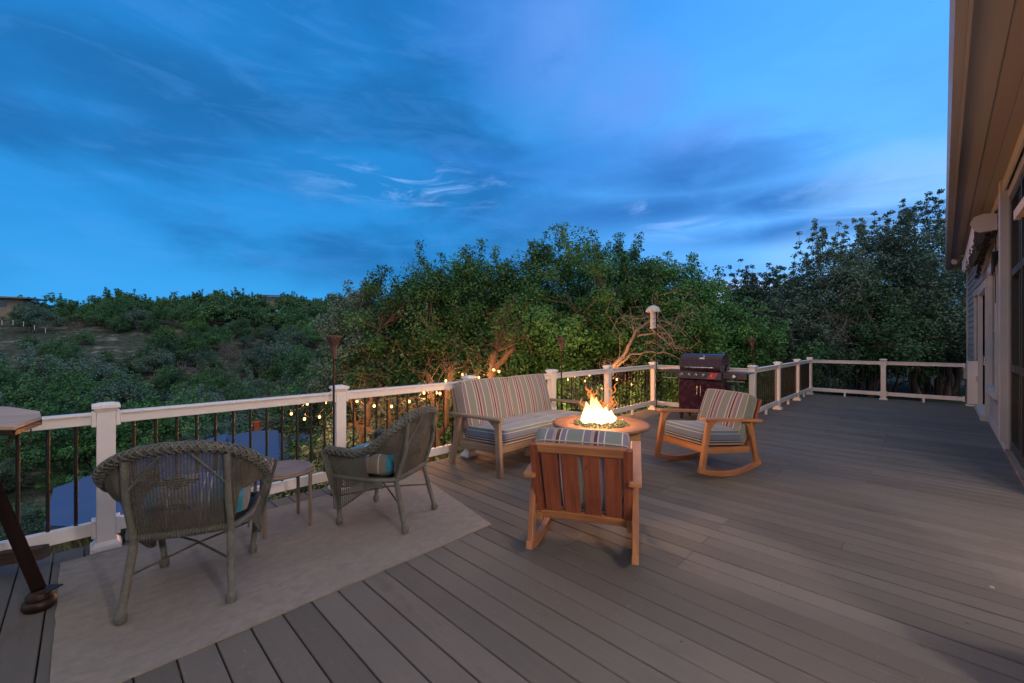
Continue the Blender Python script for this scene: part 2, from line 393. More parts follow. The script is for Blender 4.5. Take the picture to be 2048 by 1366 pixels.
def mat_ground():
    m, t, p = principled('scrub_ground', (.1, .09, .06), 1, 0, .1); o = objc(t)
    n = t.noise(o, .11, 5, .6); n2 = t.noise(o, 1.3, 6, .65); n3 = t.noise(o, 9, 5, .7)
    c = t.mix(t.mapr(n2, .38, .62), (.036, .058, .038), (.090, .102, .080))
    rock = t.mapr(t.math('ADD', t.math('MULTIPLY', n, .5), t.math('MULTIPLY', t.noise(o, .5, 6, .7), .5)), .52, .60)
    c = t.mix(t.math('MULTIPLY', rock, .8), c, t.mix(n3, (.16, .16, .155), (.34, .34, .33)))
    t.put(p.inputs['Base Color'], c); bump(t, p, n3, 1, .05); return m
M['ground'] = mat_ground()
M['oak'] = mat_leaf('oak_leaves', (.018, .074, .030), (.125, .34, .11))
M['oak_grey'] = mat_leaf('grey_green_leaves', (.030, .085, .066), (.17, .275, .21))
M['juniper'] = mat_leaf('juniper_leaves', (.018, .070, .036), (.125, .28, .115))
M['bright'] = mat_leaf('bright_green_leaves', (.025, .090, .028), (.125, .285, .085))
M['grass'] = mat_leaf('dry_grass', (.09, .09, .03), (.34, .30, .14))

# ---------------------------------------------------------------- fast leaf meshes
def np_mesh(name, V, F4, tint, mat, parent=None, smooth=False):
    me = bpy.data.meshes.new(name); n = len(F4)
    me.vertices.add(len(V)); me.vertices.foreach_set('co', V.astype(np.float32).ravel())
    me.loops.add(n * 4); me.loops.foreach_set('vertex_index', F4.astype(np.int32).ravel())
    me.polygons.add(n); me.polygons.foreach_set('loop_start', np.arange(0, n * 4, 4, dtype=np.int32))
    try: me.polygons.foreach_set('loop_total', np.full(n, 4, dtype=np.int32))
    except Exception: pass
    at = me.attributes.new('tint', 'FLOAT', 'FACE'); at.data.foreach_set('value', tint.astype(np.float32))
    me.materials.append(mat); me.update(calc_edges=True); me.validate()
    o = bpy.data.objects.new(name, me); COL.objects.link(o)
    if parent: o.parent = parent
    return o
def leaves(rng, centres, rad, per, size, aspect=.55, flat=.75, up=.5):
    "rhombic leaves scattered gaussian about clump centres"
    C = np.repeat(centres, per, axis=0); Rr = np.repeat(rad, per)
    N = len(C)
    P = rng.normal(size=(N, 3)); P /= np.linalg.norm(P, axis=1)[:, None] + 1e-9
    P *= (rng.random(N) ** .45 * Rr)[:, None]; P[:, 2] *= flat
    C = C + P
    nrm = rng.normal(size=(N, 3)); nrm[:, 2] = np.abs(nrm[:, 2]) + up; nrm += P / (Rr[:, None] + 1e-6) * .8
    nrm /= np.linalg.norm(nrm, axis=1)[:, None]
    a = np.cross(nrm, rng.normal(size=(N, 3))); a /= np.linalg.norm(a, axis=1)[:, None] + 1e-9
    b = np.cross(nrm, a)
    s = size * rng.uniform(.6, 1.35, N)[:, None]
    V = np.stack([C - a * s, C + b * s * aspect, C + a * s, C - b * s * aspect], 1).reshape(-1, 3)
    F = np.arange(N * 4).reshape(-1, 4)
    ct = np.repeat(rng.random(len(centres)), per)
    return V, F, np.clip(ct * .5 + rng.random(N) * .5, 0, 1)

def wander(rng, p0, p1, n=6, amp=.12):
    p0 = np.array(p0, float); p1 = np.array(p1, float); L = np.linalg.norm(p1 - p0); pts = []
    off = np.zeros(3)
    for i in range(n + 1):
        t = i / n
        if 0 < i < n: off = off + rng.normal(size=3) * L * amp / n * 1.6
        q = p0 + (p1 - p0) * t + off * math.sin(PI * t) + np.array([0, 0, L * .10 * math.sin(PI * t)])
        pts.append(tuple(q))
    return pts

def make_tree(rng, name, label, cat, H=5.5, rw=2.6, rh=1.9, trunk=1.5, tr=.13, nclump=90, per=230, leaf=.055, crad=.5, mat='oak', bark='bark', lean=(0, 0), nlimb=8, twigs=True, group=None, sprig=10, crown_gap=.35, stems=1, sh=1.0):
    root = thing(name, label, cat, group=group)
    cz = H - rh
    C = []
    while len(C) < nclump:
        p = rng.uniform(-1, 1, 3); q = np.linalg.norm(p)
        if q > 1 or q < crown_gap: continue
        ang = math.atan2(p[1], p[0]); lump = 1 + .15 * math.sin(ang * 3 + H * 7) + .10 * math.sin(ang * 5 + p[2] * 4 + rw * 9)
        if p[2] < -.55: continue
        C.append((p[0] * rw * lump + lean[0], p[1] * rw * lump + lean[1], cz + p[2] * rh * (1.0 if p[2] > 0 else .75)))
    C = np.array(C); rad = crad * rng.uniform(.6, 1.25, len(C))
    # upright sprigs break the outline
    S = []
    for _ in range(sprig):
        a = rng.uniform(0, 2 * PI); r = rng.uniform(.1, .9); x, y = math.cos(a) * r * rw, math.sin(a) * r * rw
        z = cz + rh * math.sqrt(max(.05, 1 - r * r)); h = rng.uniform(.25, .8) * crad * 1.6 * sh; bx_, by_ = rng.normal() * .3 * h, rng.normal() * .3 * h
        S.append(None)
        for k in range(4): S.append((x + lean[0] + bx_ * k / 3 + rng.normal() * .04, y + lean[1] + by_ * k / 3 + rng.normal() * .04, z - .1 + h * k * .45))
    chains = []; cur = None
    for q in S:
        if q is None: cur = []; chains.append(cur)
        else: cur.append(q)
    S = [q for q in S if q is not None]
    C2 = np.array(S) if S else np.zeros((0, 3)); allc = C
    V, F, T = leaves(rng, C, rad, per, leaf)
    if len(C2):
        V2, F2, T2 = leaves(rng, C2, np.full(len(C2), crad * .34 / sh), max(12, per // 6), leaf)
        F = np.concatenate([F, F2 + len(V)]); V = np.concatenate([V, V2]); T = np.concatenate([T, T2])
    np_mesh('crown', V, F, T, M[mat], root)
    mb = MB(); segpts = []
    for st in range(stems):
        ox = 0 if stems == 1 else rng.uniform(-.35, .35); oy = 0 if stems == 1 else rng.uniform(-.35, .35)
        fork = (lean[0] * .35 + ox + rng.normal() * .08, lean[1] * .35 + oy + rng.normal() * .08, trunk)
        tp = wander(rng, (ox * .6, oy * .6, -.6), fork, 6, .25); k = len(tp)
        mb.tube(tp, [tr * (1.25 - .4 * i / (k - 1)) for i in range(k)], 8)
        for i in range(max(1, nlimb // stems)):
            tgt = C[rng.integers(len(C))]; lp = wander(rng, fork, tgt, 7, .3); k = len(lp)
            mb.tube(lp, [tr * .62 * (1 - .85 * j / (k - 1)) for j in range(k)], 6); segpts += lp[2:]
    tw = MB()
    if twigs and segpts:
        SP = np.array(segpts)
        for c in allc:
            j = np.argmin(((SP - c) ** 2).sum(1))
            if np.linalg.norm(SP[j] - c) < .15: continue
            lp = wander(rng, SP[j], c, 4, .3); tw.tube(lp, [.022 * tr / .13, .018 * tr / .13, .014 * tr / .13, .010 * tr / .13, .005], 4, cap=False)
            mb.add(tw.v, tw.f, tw.uv, True); tw = MB()
    if twigs:
        for ch_ in chains:
            p0 = Vector(ch_[0]) - Vector((0, 0, .25)); mb.tube([p0] + [Vector(q) for q in ch_], [.012, .010, .008, .006, .003], 4, cap=False)
    mb.build('trunk', M[bark], root)
    return root

def smooth(a, b, x):
    t = min(1, max(0, (x - a) / (b - a))); return t * t * (3 - 2 * t)
def ground_z(x, y):
    "valley on the +Y side, nearly level towards +X"
    near = -2.7 - 6.5 * smooth(9, 34, y)
    ridge = max(4.0, min(12.5, 6.3 + .085 * x))
    z = near + (ridge - near) * smooth(38, 132, y)
    if y > 132: z -= (y - 132) * .02
    lvl = -1.3 + .05 * max(0, x - 14) - 1.0 * smooth(3, 12, y)
    wr = smooth(6, 17, x - .45 * y)
    z = z * (1 - wr) + lvl * wr
    z += 1.1 * mnoise.noise(Vector((x * .03, y * .03, 0))) * smooth(8, 30, abs(x) + abs(y)) + .12 * mnoise.noise(Vector((x * .35, y * .35, 3)))
    return z
def plan(xp, d):
    "ground position seen at photo column xp at depth d"
    t = (xp - 1024) / FPX; v = (FW + RT * t) * d; return v.x, v.y
def pt(xp, yp, d):
    t = (xp - 1024) / FPX; v = (FW + RT * t) * d; return Vector((v.x, v.y, CH - (yp - 683) * d / FPX))

# ================================================================ SETTING
# ---- terrain
def build_ground():
    xs = np.concatenate([np.linspace(-1500, -130, 8), np.linspace(-120, -22, 34), np.linspace(-20, 45, 88), np.linspace(47, 220, 60), np.linspace(260, 1800, 8)])
    ys = np.concatenate([np.linspace(-1500, -80, 8), np.linspace(-70, -8, 16), np.linspace(-6, 40, 72), np.linspace(42, 200, 60), np.linspace(240, 2200, 8)])
    mb = MB(); nx, ny = len(xs), len(ys)
    vs = [(x, y, ground_z(x, y)) for x in xs for y in ys]
    fs = [(i * ny + j, (i + 1) * ny + j, (i + 1) * ny + j + 1, i * ny + j + 1) for i in range(nx - 1) for j in range(ny - 1)]
    mb.add(vs, fs, None, True); mb.build('ground', M['ground'], kind='structure')
build_ground()

# ---- deck: composite boards laid across, dark joists below
YR, YR2, XF, XJ = 3.98, 2.16, 8.20, 13.50       # rail lines
def wall_y(x): return -.72 - .0232 * (x - 6.65) if x < 12.68 else -.86
def build_deck():
    rnd = random.Random(5); mb = MB(); tint = []
    x = -4.0; pitch = .1428; wdt = .1385
    while x < XJ + .16:
        y1 = YR + .12 if x < XF + .10 else YR2 + .12
        y0 = wall_y(x) - .05
        cuts = [y0, y1]
        if x > 2: cuts.insert(1, rnd.choice([1.1, .4, 1.75, 1.1]))
        for a, b in zip(cuts[:-1], cuts[1:]):
            nb = len(mb.f); z = rnd.uniform(-.0012, .0008)
            X0, X1 = x + .002, x + wdt; e = .0035; yb0, yb1 = a + .0015, b - .0015
            pr = [(X0, -.025 + z), (X0, -e + z), (X0 + e, z), (X1 - e, z), (X1, -e + z), (X1, -.025 + z)]
            vs = [(q[0], yb0, q[1]) for q in pr] + [(q[0], yb1, q[1]) for q in pr]
            fs = [(i, i + 6, i + 7, i + 1) for i in range(5)] + [(0, 1, 2, 3, 4, 5), (11, 10, 9, 8, 7, 6)]
            mb.add(vs, fs); tint += [rnd.random()] * (len(mb.f) - nb)
        x += pitch
    nj = len(mb.f)
    for yy in np.arange(-.6, 4.0, .41):      # joists and dark underside
        mb.box((2.1, yy, -.14), (12.4, .04, .2)) if yy > 2.3 else mb.box((4.8, yy, -.14), (17.4, .04, .2))
    mb.box((2.13, YR + .10, -.165), (12.3, .03, .24)); mb.box((10.9, YR2 + .10, -.165), (5.1, .03, .24))
    mb.box((XF + .08, 3.1, -.165), (.03, 1.9, .24)); mb.box((XJ + .14, .65, -.165), (.03, 3.1, .24))
    for px_, py_ in ((-1, 3.9), (2.5, 3.9), (5.2, 3.9), (8.1, 3.9), (8.1, 2.2), (13.3, 2.1), (13.3, 0), (10.8, 2.1)):
        mb.box((px_, py_, -1.9), (.14, .14, 3.4))
    tint += [0] * (len(mb.f) - nj)
    o = mb.build('deck', M['deck'], kind='structure')
    o.data.attributes.new('tint', 'FLOAT', 'FACE').data.foreach_set('value', np.array(tint, dtype=np.float32))
build_deck()

# ---- rug
mb = MB()
rug = [(-.095, 2.535 - .19), (2.165, 2.352), (2.385, 3.41), (2.20, 3.86), (-.11, 3.875)]
def rugsurf():
    n = 60; rnd = random.Random(3)
    P = [(-.10, 2.345), (2.17, 2.352), (2.47, 3.86), (-.11, 3.875)]
    def fn(u, v):
        a = Vector((*P[0], 0)).lerp(Vector((*P[1], 0)), u); b = Vector((*P[3], 0)).lerp(Vector((*P[2], 0)), u); q = a.lerp(b, v)
        q.z = .010 + .004 * mnoise.noise(q * 3)
        e = min(u, 1 - u, v, 1 - v)
        if e < .001: q.x += .006 * mnoise.noise(q * 9); q.y += .006 * mnoise.noise(q * 9 + Vector((5, 0, 0)))
        return q
    mb.surf(fn, n, n)
    ed = [fn(i / n, 0) for i in range(n + 1)] + [fn(1, i / n) for i in range(1, n + 1)] + [fn(1 - i / n, 1) for i in range(1, n + 1)] + [fn(0, 1 - i / n) for i in range(1, n)]
    vs = [p for p in ed] + [Vector((p.x, p.y, .001)) for p in ed]; k = len(ed)
    mb.add(vs, [(i, k + i, k + (i + 1) % k, (i + 1) % k) for i in range(k)])
rugsurf()
tag(mb.build('rug', M['rug']), 'faded grey taupe outdoor rug with dark specks under the two wicker chairs', 'rug')

# ---- railings
PH = .985
def make_post(half=False):
    t = thing('railing_post', 'x', 'post')
    s = .094
    m = MB(); m.box((0, 0, .49), (s, s, .90)); m.build('shaft', M['white'], t, .003)
    m = MB()
    def sq(z0, z1, a, b):
        vs = [(sx_ * a, sy * a, z0) for sx_, sy in ((-1, -1), (1, -1), (1, 1), (-1, 1))] + [(sx_ * b, sy * b, z1) for sx_, sy in ((-1, -1), (1, -1), (1, 1), (-1, 1))]
        m.add(vs, [(3, 2, 1, 0), (4, 5, 6, 7), (0, 1, 5, 4), (1, 2, 6, 5), (2, 3, 7, 6), (3, 0, 4, 7)])
    sq(.925, .950, .050, .062); sq(.951, .972, .070, .070); sq(.9725, PH, .070, .030)
    m.build('cap', M['white'], t, .002)
    m = MB(); sq(.001, .030, .078, .076); sq(.031, .052, .068, .056); m.build('base_trim', M['white'], t, .002)
    return t
post0 = make_post()
post_lab = [(.10, YR, 'white square railing post behind the nearer wicker chair, largest in view'),
            (1.70, YR, 'white square railing post beside the tall tiki torch and little round table'),
            (3.30, YR, 'white square railing post whose cap stands above the left half of the striped sofa'),
            (4.90, YR, 'white square railing post at the right end of the striped sofa'),
            (6.46, YR, 'white square railing post directly behind the flames of the fire pit'),
            (8.20, YR, 'white square corner railing post carrying the bird feeder pole, left of the grill'),
            (8.26, YR2, 'white square inner corner railing post touching the right shelf of the grill'),
            (10.04, YR2, 'white square railing post one panel beyond the grill corner'),
            (11.90, YR2, 'white square railing post two panels beyond the grill corner, before the far corner'),
            (XJ - .05, YR2, 'white square railing post at the far corner of the deck under dark trees'),
            (XJ - .05, .70, 'white square railing post in the middle of the far end railing'),
            (-1.55, YR, 'white square railing post beyond the left end of the rug')]
for i, (x, y, lab) in enumerate(post_lab):
    o = post0 if i == 0 else copy_tree(post0)
    o.location = (x, y, 0); o['label'] = lab; o['group'] = 'white posts of the deck railing'
# engaged half post against the house wall: flat topped
t = thing('wall_post', 'flat-topped white railing post fixed against the house wall at the far end', 'post', (XJ - .05, -.745, 0))
m = MB(); m.box((0, 0, .50), (.10, .15, .90)); m.build('shaft', M['white'], t, .003)
m = MB(); m.box((0, 0, .962), (.115, .17, .022)); m.build('cap', M['white'], t, .003)
m = MB(); m.box((0, .01, .02), (.14, .18, .036)); m.build('base_trim', M['white'], t, .003)

def rail(p0, p1, nb, lab, bracket=True):
    p0 = Vector((*p0, 0)); p1 = Vector((*p1, 0)); d = (p1 - p0).normalized(); a = p0 + d * .049; b = p1 - d * .049
    t = thing('railing', lab, 'railing', tuple(p0.lerp(p1, .5)), 0, 'railing panels round the deck'); off = -Vector(t.location)
    def L(v, z): return Vector((v.x, v.y, z)) + off
    m = MB(); m.bar(L(a, .873), L(b, .873), .052, .062); m.bar(L(a, .9125), L(b, .9125), .086, .016); m.build('top_rail', M['white'], t, .004)
    m = MB(); m.bar(L(a, .145), L(b, .145), .048, .085); m.build('bottom_rail', M['white'], t, .003)
    for q, dd in ((a, d), (b, -d)):
        for z, hh in ((.878, .10), (.145, .118)):
            m = MB(); m.bar(L(q - dd * .001, z), L(q + dd * .022, z), .092, hh); m.build('bracket', M['white'], t, .004)
    Ld = (b - a).length
    for i in range(nb):
        q = a + d * Ld * (i + .75) / (nb + .5)
        m = MB(); m.tube([L(q, .1885), L(q, .841)], .0098, 8); m.build('baluster', M['black_metal'], t)
    q = a.lerp(b, .5); m = MB(); m.box(L(q, .051), (.04, .04, .099)); m.build('foot_block', M['white'], t, .002)
def prail(i, j, nb, lab): rail(post_lab[i][:2], post_lab[j][:2], nb, lab)
prail(11, 0, 12, 'railing panel with a weathered top rail at the left edge, behind the wooden side shelf')
prail(0, 1, 12, 'white railing panel with black balusters behind the nearer wicker chair and round table')
prail(1, 2, 12, 'white railing panel with black balusters behind the farther wicker chair')
prail(2, 3, 12, 'white railing panel mostly hidden behind the striped sofa')
prail(3, 4, 12, 'white railing panel with black balusters directly behind the flames')
prail(4, 5, 13, 'white railing panel left of the bird feeder pole, with tree branches beyond')
prail(5, 6, 13, 'white railing panel behind the gas grill')
prail(6, 7, 13, 'white railing panel just beyond the second rocking chair and the grill corner')
prail(7, 8, 14, 'white railing panel between the two middle posts of the far side run')
prail(8, 9, 12, 'white railing panel that meets the far corner post of the deck')
prail(9, 10, 11, 'left half of the white railing across the far end of the deck')
rail(post_lab[10][:2], (XJ - .05, -.68), 11, 'right half of the far end railing, running to the house wall')

# ================================================================ HOUSE
H = thing('house', 'grey sided house with white trim and deep eave along the right side of the deck', 'house', (0, 0, 0))
def wseg(mb, x0, x1, z0, z1, t=.12, off=0.0, mi=0):
    "slab of wall between x0 and x1 whose outer face is 'off' proud of the wall line"
    def yy(x): return wall_y(x)
    xs = [x0] + ([12.68] if x0 < 12.68 < x1 else []) + [x1]
    for a, b in zip(xs[:-1], xs[1:]):
        ya, yb = (yy(a), yy(b)) if b <= 12.681 else (-.86, -.86)
        P = [(a, ya + off), (b, yb + off), (b, yb + off - t), (a, ya + off - t)]
        mb.prism(list(reversed(P)), z0, z1, mi)
SOF = 3.46
W1 = (9.35, 10.55, .66, 2.50); W2 = (13.45, 14.35, .66, 2.42); DR = (11.1, 12.95, .10, 2.34); SC = (6.00, 8.12, .05, 3.20)
OP = [(-1.0, 2.15), (3.06, 5.9)]            # doorways of the sun room beside the camera
m = MB()
segs = [(-6, -1.0, 0, SOF), (-1.0, 2.15, 2.4, SOF), (2.15, 3.06, 0, SOF), (3.06, 5.9, 2.4, SOF), (5.9, 6.0, 0, SOF), (6.0, 8.12, 3.2, SOF), (8.12, 9.35, 0, SOF),
        (9.35, 10.55, 0, .66), (9.35, 10.55, 2.5, SOF), (10.55, 11.1, 0, SOF), (11.1, 12.68, 2.34, SOF), (12.68, 12.95, 2.34, SOF), (12.95, 13.45, 0, SOF), (13.45, 14.35, 0, .66), (13.45, 14.35, 2.42, SOF), (14.35, 16.98, 0, SOF)]
for a, b, z0, z1 in segs: wseg(m, a, b, z0 - (.4 if z0 == 0 else 0), z1)
m.prism([(16.98, -.98), (16.86, -.98), (16.86, -6), (16.98, -6)], -.4, SOF)     # return wall
m.build('wall', M['siding'], H)
# lap siding courses: each course leans out at its foot
def siding(x0, x1, z0, z1, holes=()):
    mb = MB(); z = z0
    while z < z1 - .01:
        zt = min(z + .145, z1); cuts = [(x0, x1)]
        for hx0, hx1, hz0, hz1 in holes:
            if hz0 < zt and hz1 > z:
                nc = []
                for a, b in cuts:
                    if hx1 <= a or hx0 >= b: nc.append((a, b)); continue
                    if hx0 > a: nc.append((a, hx0))
                    if hx1 < b: nc.append((hx1, b))
                cuts = nc
        for a, b in cuts:
            parts = [(a, min(b, 12.68))] if a < 12.68 else []
            if b > 12.68: parts.append((max(a, 12.68), b))
            for p, q in parts:
                yp = wall_y(p) if p < 12.68 else -.86; yq = wall_y(q) if q < 12.68 else -.86
                o0, o1 = .022, .006
                vs = [(p, yp + o0, z), (q, yq + o0, z), (q, yq + o1, zt), (p, yp + o1, zt), (p, yp - .001, z), (q, yq - .001, z)]
                mb.add(vs, [(1, 0, 3, 2), (0, 1, 5, 4)])
        z += .145
    return mb
siding(8.34, 16.86, .17, SOF - .02, [(9.22, 10.68, .54, 2.63), (10.98, 13.07, 0, 2.47), (13.33, 14.47, .54, 2.55)]).build('siding', M['siding'], H)
m = MB(); wseg(m, 8.34, 11.0, -.05, .168, .02, .026); wseg(m, 13.06, 16.86, -.05, .168, .02, .026); m.build('base_board', M['trim'], H)
m = MB(); wseg(m, 16.86, 17.0, -.3, SOF - .01, .16, .034); m.build('corner_board', M['trim'], H, .004)
m = MB(); wseg(m, 8.13, 8.33, .14, SOF - .01, .11, .07); wseg(m, 8.13, 8.33, -.02, .139, .11, .03); m.build('vertical_trim', M['trim'], H, .003)
m = MB(); wseg(m, 5.9, 16.86, SOF - .16, SOF - .012, .02, .045); m.build('frieze_board', M['trim'], H)
def window(x0, x1, z0, z1, lab=None):
    m = MB(); w_ = .11
    wseg(m, x0 - w_, x0, z0, z1, .05, .04); wseg(m, x1, x1 + w_, z0, z1, .05, .04)
    wseg(m, x0 - w_ - .02, x1 + w_ + .02, z1, z1 + .13, .06, .05); wseg(m, x0 - w_ - .02, x1 + w_ + .02, z0 - .1, z0 - .001, .08, .07)
    f = m.build('window', M['trim'], H, .003)
    zm = (z0 + z1) / 2
    m = MB(); s = .045
    for a, b, c, d, of in ((x0, x0 + s, z0, z1, 0), (x1 - s, x1, z0, z1, 0), (x0 + s, x1 - s, z0, z0 + s, 0), (x0 + s, x1 - s, z1 - s, z1, 0), (x0 + s, x1 - s, zm - .025, zm + .025, .012)):
        wseg(m, a, b, c, d, .04, -.02 + of)
    m.build('sash', M['trim'], f)
    m = MB(); wseg(m, x0 + s, x1 - s, z0 + s, z1 - s, .008, -.04); m.build('glass', M['glass'], f)
    m = MB(); wseg(m, x0, x1, z0, z1, .01, -.10); m.build('blind', M['flue'], f)
window(*W1); window(*W2)
# patio door with deep white casing and threshold box
m = MB(); x0, x1, z0, z1 = DR
wseg(m, x0 - .12, x0, .1, z1, .09, .06); wseg(m, x1, x1 + .12, .1, z1, .09, .06); wseg(m, x0 - .14, x1 + .14, z1, z1 + .14, .09, .07)
dr = m.build('door', M['trim'], H, .003)
m = MB()
for a, b in ((x0, (x0 + x1) / 2), ((x0 + x1) / 2, x1)):
    wseg(m, a, a + .11, z0, z1, .04, -.03); wseg(m, b - .11, b, z0, z1, .04, -.03); wseg(m, a + .11, b - .11, z0, z0 + .22, .04, -.03); wseg(m, a + .11, b - .11, z1 - .12, z1, .04, -.03)
m.build('door_leaf', M['trim'], dr)
m = MB(); wseg(m, x0 + .1, x1 - .1, z0 + .2, z1 - .1, .008, -.05); m.build('glass', M['glass'], dr)
m = MB(); wseg(m, x0 - .1, x1 + .06, .002, .11, .14, .115); m.build('threshold', M['trim'], dr, .004)
m = MB(); m.tube([((x0 + x1) / 2 - .06, wall_y(12) + .03, .95), ((x0 + x1) / 2 - .06, wall_y(12) + .03, 1.12)], .012, 8); m.build('handle', M['chrome'], dr)
# dark framed screens
m = MB(); x0, x1, z0, z1 = SC
for a, b in ((x0, x0 + .07), (7.03, 7.10), (x1 - .11, x1)): wseg(m, a, b, z0, z1, .09, -.015)
for z in (z0, 1.03, 2.20, z1 - .07):
    for a, b in ((x0 + .07, 7.03), (7.10, x1 - .11)): wseg(m, a, b, z, z + (.12 if z < .1 else .085), .09, -.018)
for a, b in ((x0 + .07, 7.03), (7.10, x1 - .11)): wseg(m, (a + b) / 2 - .02, (a + b) / 2 + .02, z0 + .12, z1 - .07, .05, -.04)
sc = m.build('screen_frame', M['bronze'], H, .003)
m = MB(); wseg(m, x0 + .07, x1 - .11, z0 + .1, z1 - .05, .006, -.085); m.build('glass', M['glass'], sc)
m = MB(); wseg(m, 5.9, 8.12, -.03, .048, .12, .03); m.build('sill', M['grey_wood'], H)
# eave: soffit, vent strip, fascia, gutter
def ev(x): return -.108 - .0227 * (x - 3.55)          # outer gutter line
X0E, X1E = -6, 16.90
def strip(mb, xa, xb, ya, yb, z0, z1, mi=0):
    "long slab between two lines given as offsets from the gutter line / wall line"
    P = [(xa, ya(xa)), (xb, ya(xb)), (xb, yb(xb)), (xa, yb(xa))]
    mb.prism(P if ya(xa) < yb(xa) else list(reversed(P)), z0, z1, mi)
wl = lambda x: wall_y(min(x, 12.68)) - (0 if x < 12.68 else 0)
m = MB(); strip(m, X0E, X1E, lambda x: ev(x) - .66, lambda x: ev(x) - .40, SOF - .02, SOF + .06); strip(m, X0E, X1E, lambda x: ev(x) - .27, lambda x: ev(x) - .10, SOF - .02, SOF + .06)
sf = m.build('soffit', M['soffit'], H)
# perforated vent strip: dark of the holes painted as dots in the colour
m = MB(); x = 3.2
def vent():
    mt, t_, p_ = principled('perforated_vent', (.30, .235, .20), .65)
    o_ = objc(t_); v = t_.new('ShaderNodeTexVoronoi'); v.inputs['Scale'].default_value = 1; v.inputs['Randomness'].default_value = .0
    t_.put(v.inputs['Vector'], t_.mapping(o_, scale=(28, 60, 1)))
    t_.put(p_.inputs['Base Color'], t_.mix(t_.mapr(v.outputs['Distance'], .30, .22), (.27, .24, .23), (.03, .026, .024))); return mt
M['vent'] = vent()
strip(m, X0E, X1E, lambda x: ev(x) - .398, lambda x: ev(x) - .272, SOF - .014, SOF + .05); m.build('vent_strip', M['vent'], sf)
m = MB(); strip(m, X0E, X1E, lambda x: ev(x) - .099, lambda x: ev(x) - .078, 3.40, 3.62); m.prism([(X1E, -1.1), (X1E + .022, -1.1), (X1E + .022, ev(X1E) - .078), (X1E, ev(X1E) - .078)], 3.40, 3.62); m.build('fascia', M['fascia'], H, .003)
# K-style gutter profile swept along the eave
m = MB(); prof = [(-.077, 3.53), (-.077, 3.41), (-.022, 3.40), (-.008, 3.44), (.0, 3.47), (.0, 3.52), (-.010, 3.53), (-.012, 3.52), (-.012, 3.475), (-.030, 3.415), (-.070, 3.42), (-.070, 3.53)]
def gut(xa, xb, mb):
    n = len(prof); vs = [(xa, ev(xa) + a, b) for a, b in prof] + [(xb, ev(xb) + a, b) for a, b in prof]
    mb.add(vs, [(i, i + 1, n + i + 1, n + i) for i in range(n - 1)]); mb.add(vs[:n], [tuple(range(n))]); mb.add(vs[n:], [tuple(reversed(range(n)))])
gut(X0E, 10.02, m); gut(10.03, X1E + .02, m)
g_ = m.build('gutter', M['fascia'], H)
m = MB(); yg = ev(X1E)
m.tube([(X1E + .03, yg - .01, 3.465), (X1E + .05, yg - .04, 3.46), (X1E + .06, yg - .12, 3.46), (X1E + .06, -1.2, 3.46)], .055, 10); m.tube([(X1E + .06, -1.0, 3.45), (X1E + .05, -.98, 3.2), (X1E + .12, -.93, 3.0), (X1E + .12, -.93, .1)], .04, 8); m.build('downspout', M['fascia'], g_)
m = MB(); strip(m, 9.99, 10.06, lambda x: ev(x) - .08, lambda x: ev(x) + .004, 3.396, 3.402); m.build('gutter_seam', M['fascia'], g_)
m = MB(); vs = [(X0E, ev(X0E) - .06, 3.56), (X1E + .1, ev(X1E) - .06, 3.56), (X1E + .1, -6, 6.0), (X0E, -6, 6.0)]
m.add(vs, [(0, 1, 2, 3)]); m.add([(a, b, c - .03) for a, b, c in vs], [(3, 2, 1, 0)]); m.build('roof', M['roof'], H)
# far gable skirt closing the eave end
m = MB(); m.prism([(X1E - .02, -6), (X1E, -6), (X1E, -.5), (X1E - .02, -.5)], SOF - .02, 3.56); m.build('eave_end', M['fascia'], H)
# sun room behind the two openings, with its own ceiling lamps
m = MB(); m.box((2.4, -2.9, -.06), (9.5, 4.4, .10)); m.box((2.4, -2.9, 2.78), (9.5, 4.4, .1)); m.box((2.4, -5.0, 1.36), (9.5, .1, 2.7)); m.box((-2.3, -2.9, 1.36), (.1, 4.0, 2.7)); m.box((7.1, -2.9, 1.36), (.1, 3.9, 2.7))
m.build('sun_room', M['flue'], H)
for x, y, pw in ((.9, -2.0, 225), (3.6, -2.06, 120)):
    m = MB(); m.lathe([(.02, 2.62), (.13, 2.60), (.15, 2.66), (.15, 2.72)], 16, (x, y, 0)); m.build('ceiling_lamp', M['lamp'], H)
    l = bpy.data.lights.new('room_lamp', 'POINT'); l.energy = pw; l.color = (1, .82, .70); l.shadow_soft_size = .12
    lo = bpy.data.objects.new('room_lamp', l); COL.objects.link(lo); lo.location = (x, y, 2.36); lo.parent = H

# flood lamp under the eave
t = thing('flood_light', 'small white twin flood lamp fixed beneath the eave near the far gutter corner', 'lamp', (14.6, ev(14.6) - .30, SOF - .02))
m = MB(); m.lathe([(.05, -.03), (.06, -.001)], 16); m.build('mount', M['trim'], t)
for s_ in (-1, 1):
    m = MB(); m.tube([(0, 0, -.02), (s_ * .06, .05, -.07)], .012, 8); m.tube([(s_ * .06, .05, -.06), (s_ * .10, .10, -.10), (s_ * .14, .15, -.14)], [.03, .045, .065], 12); m.build('lamp_head', M['trim'], t)

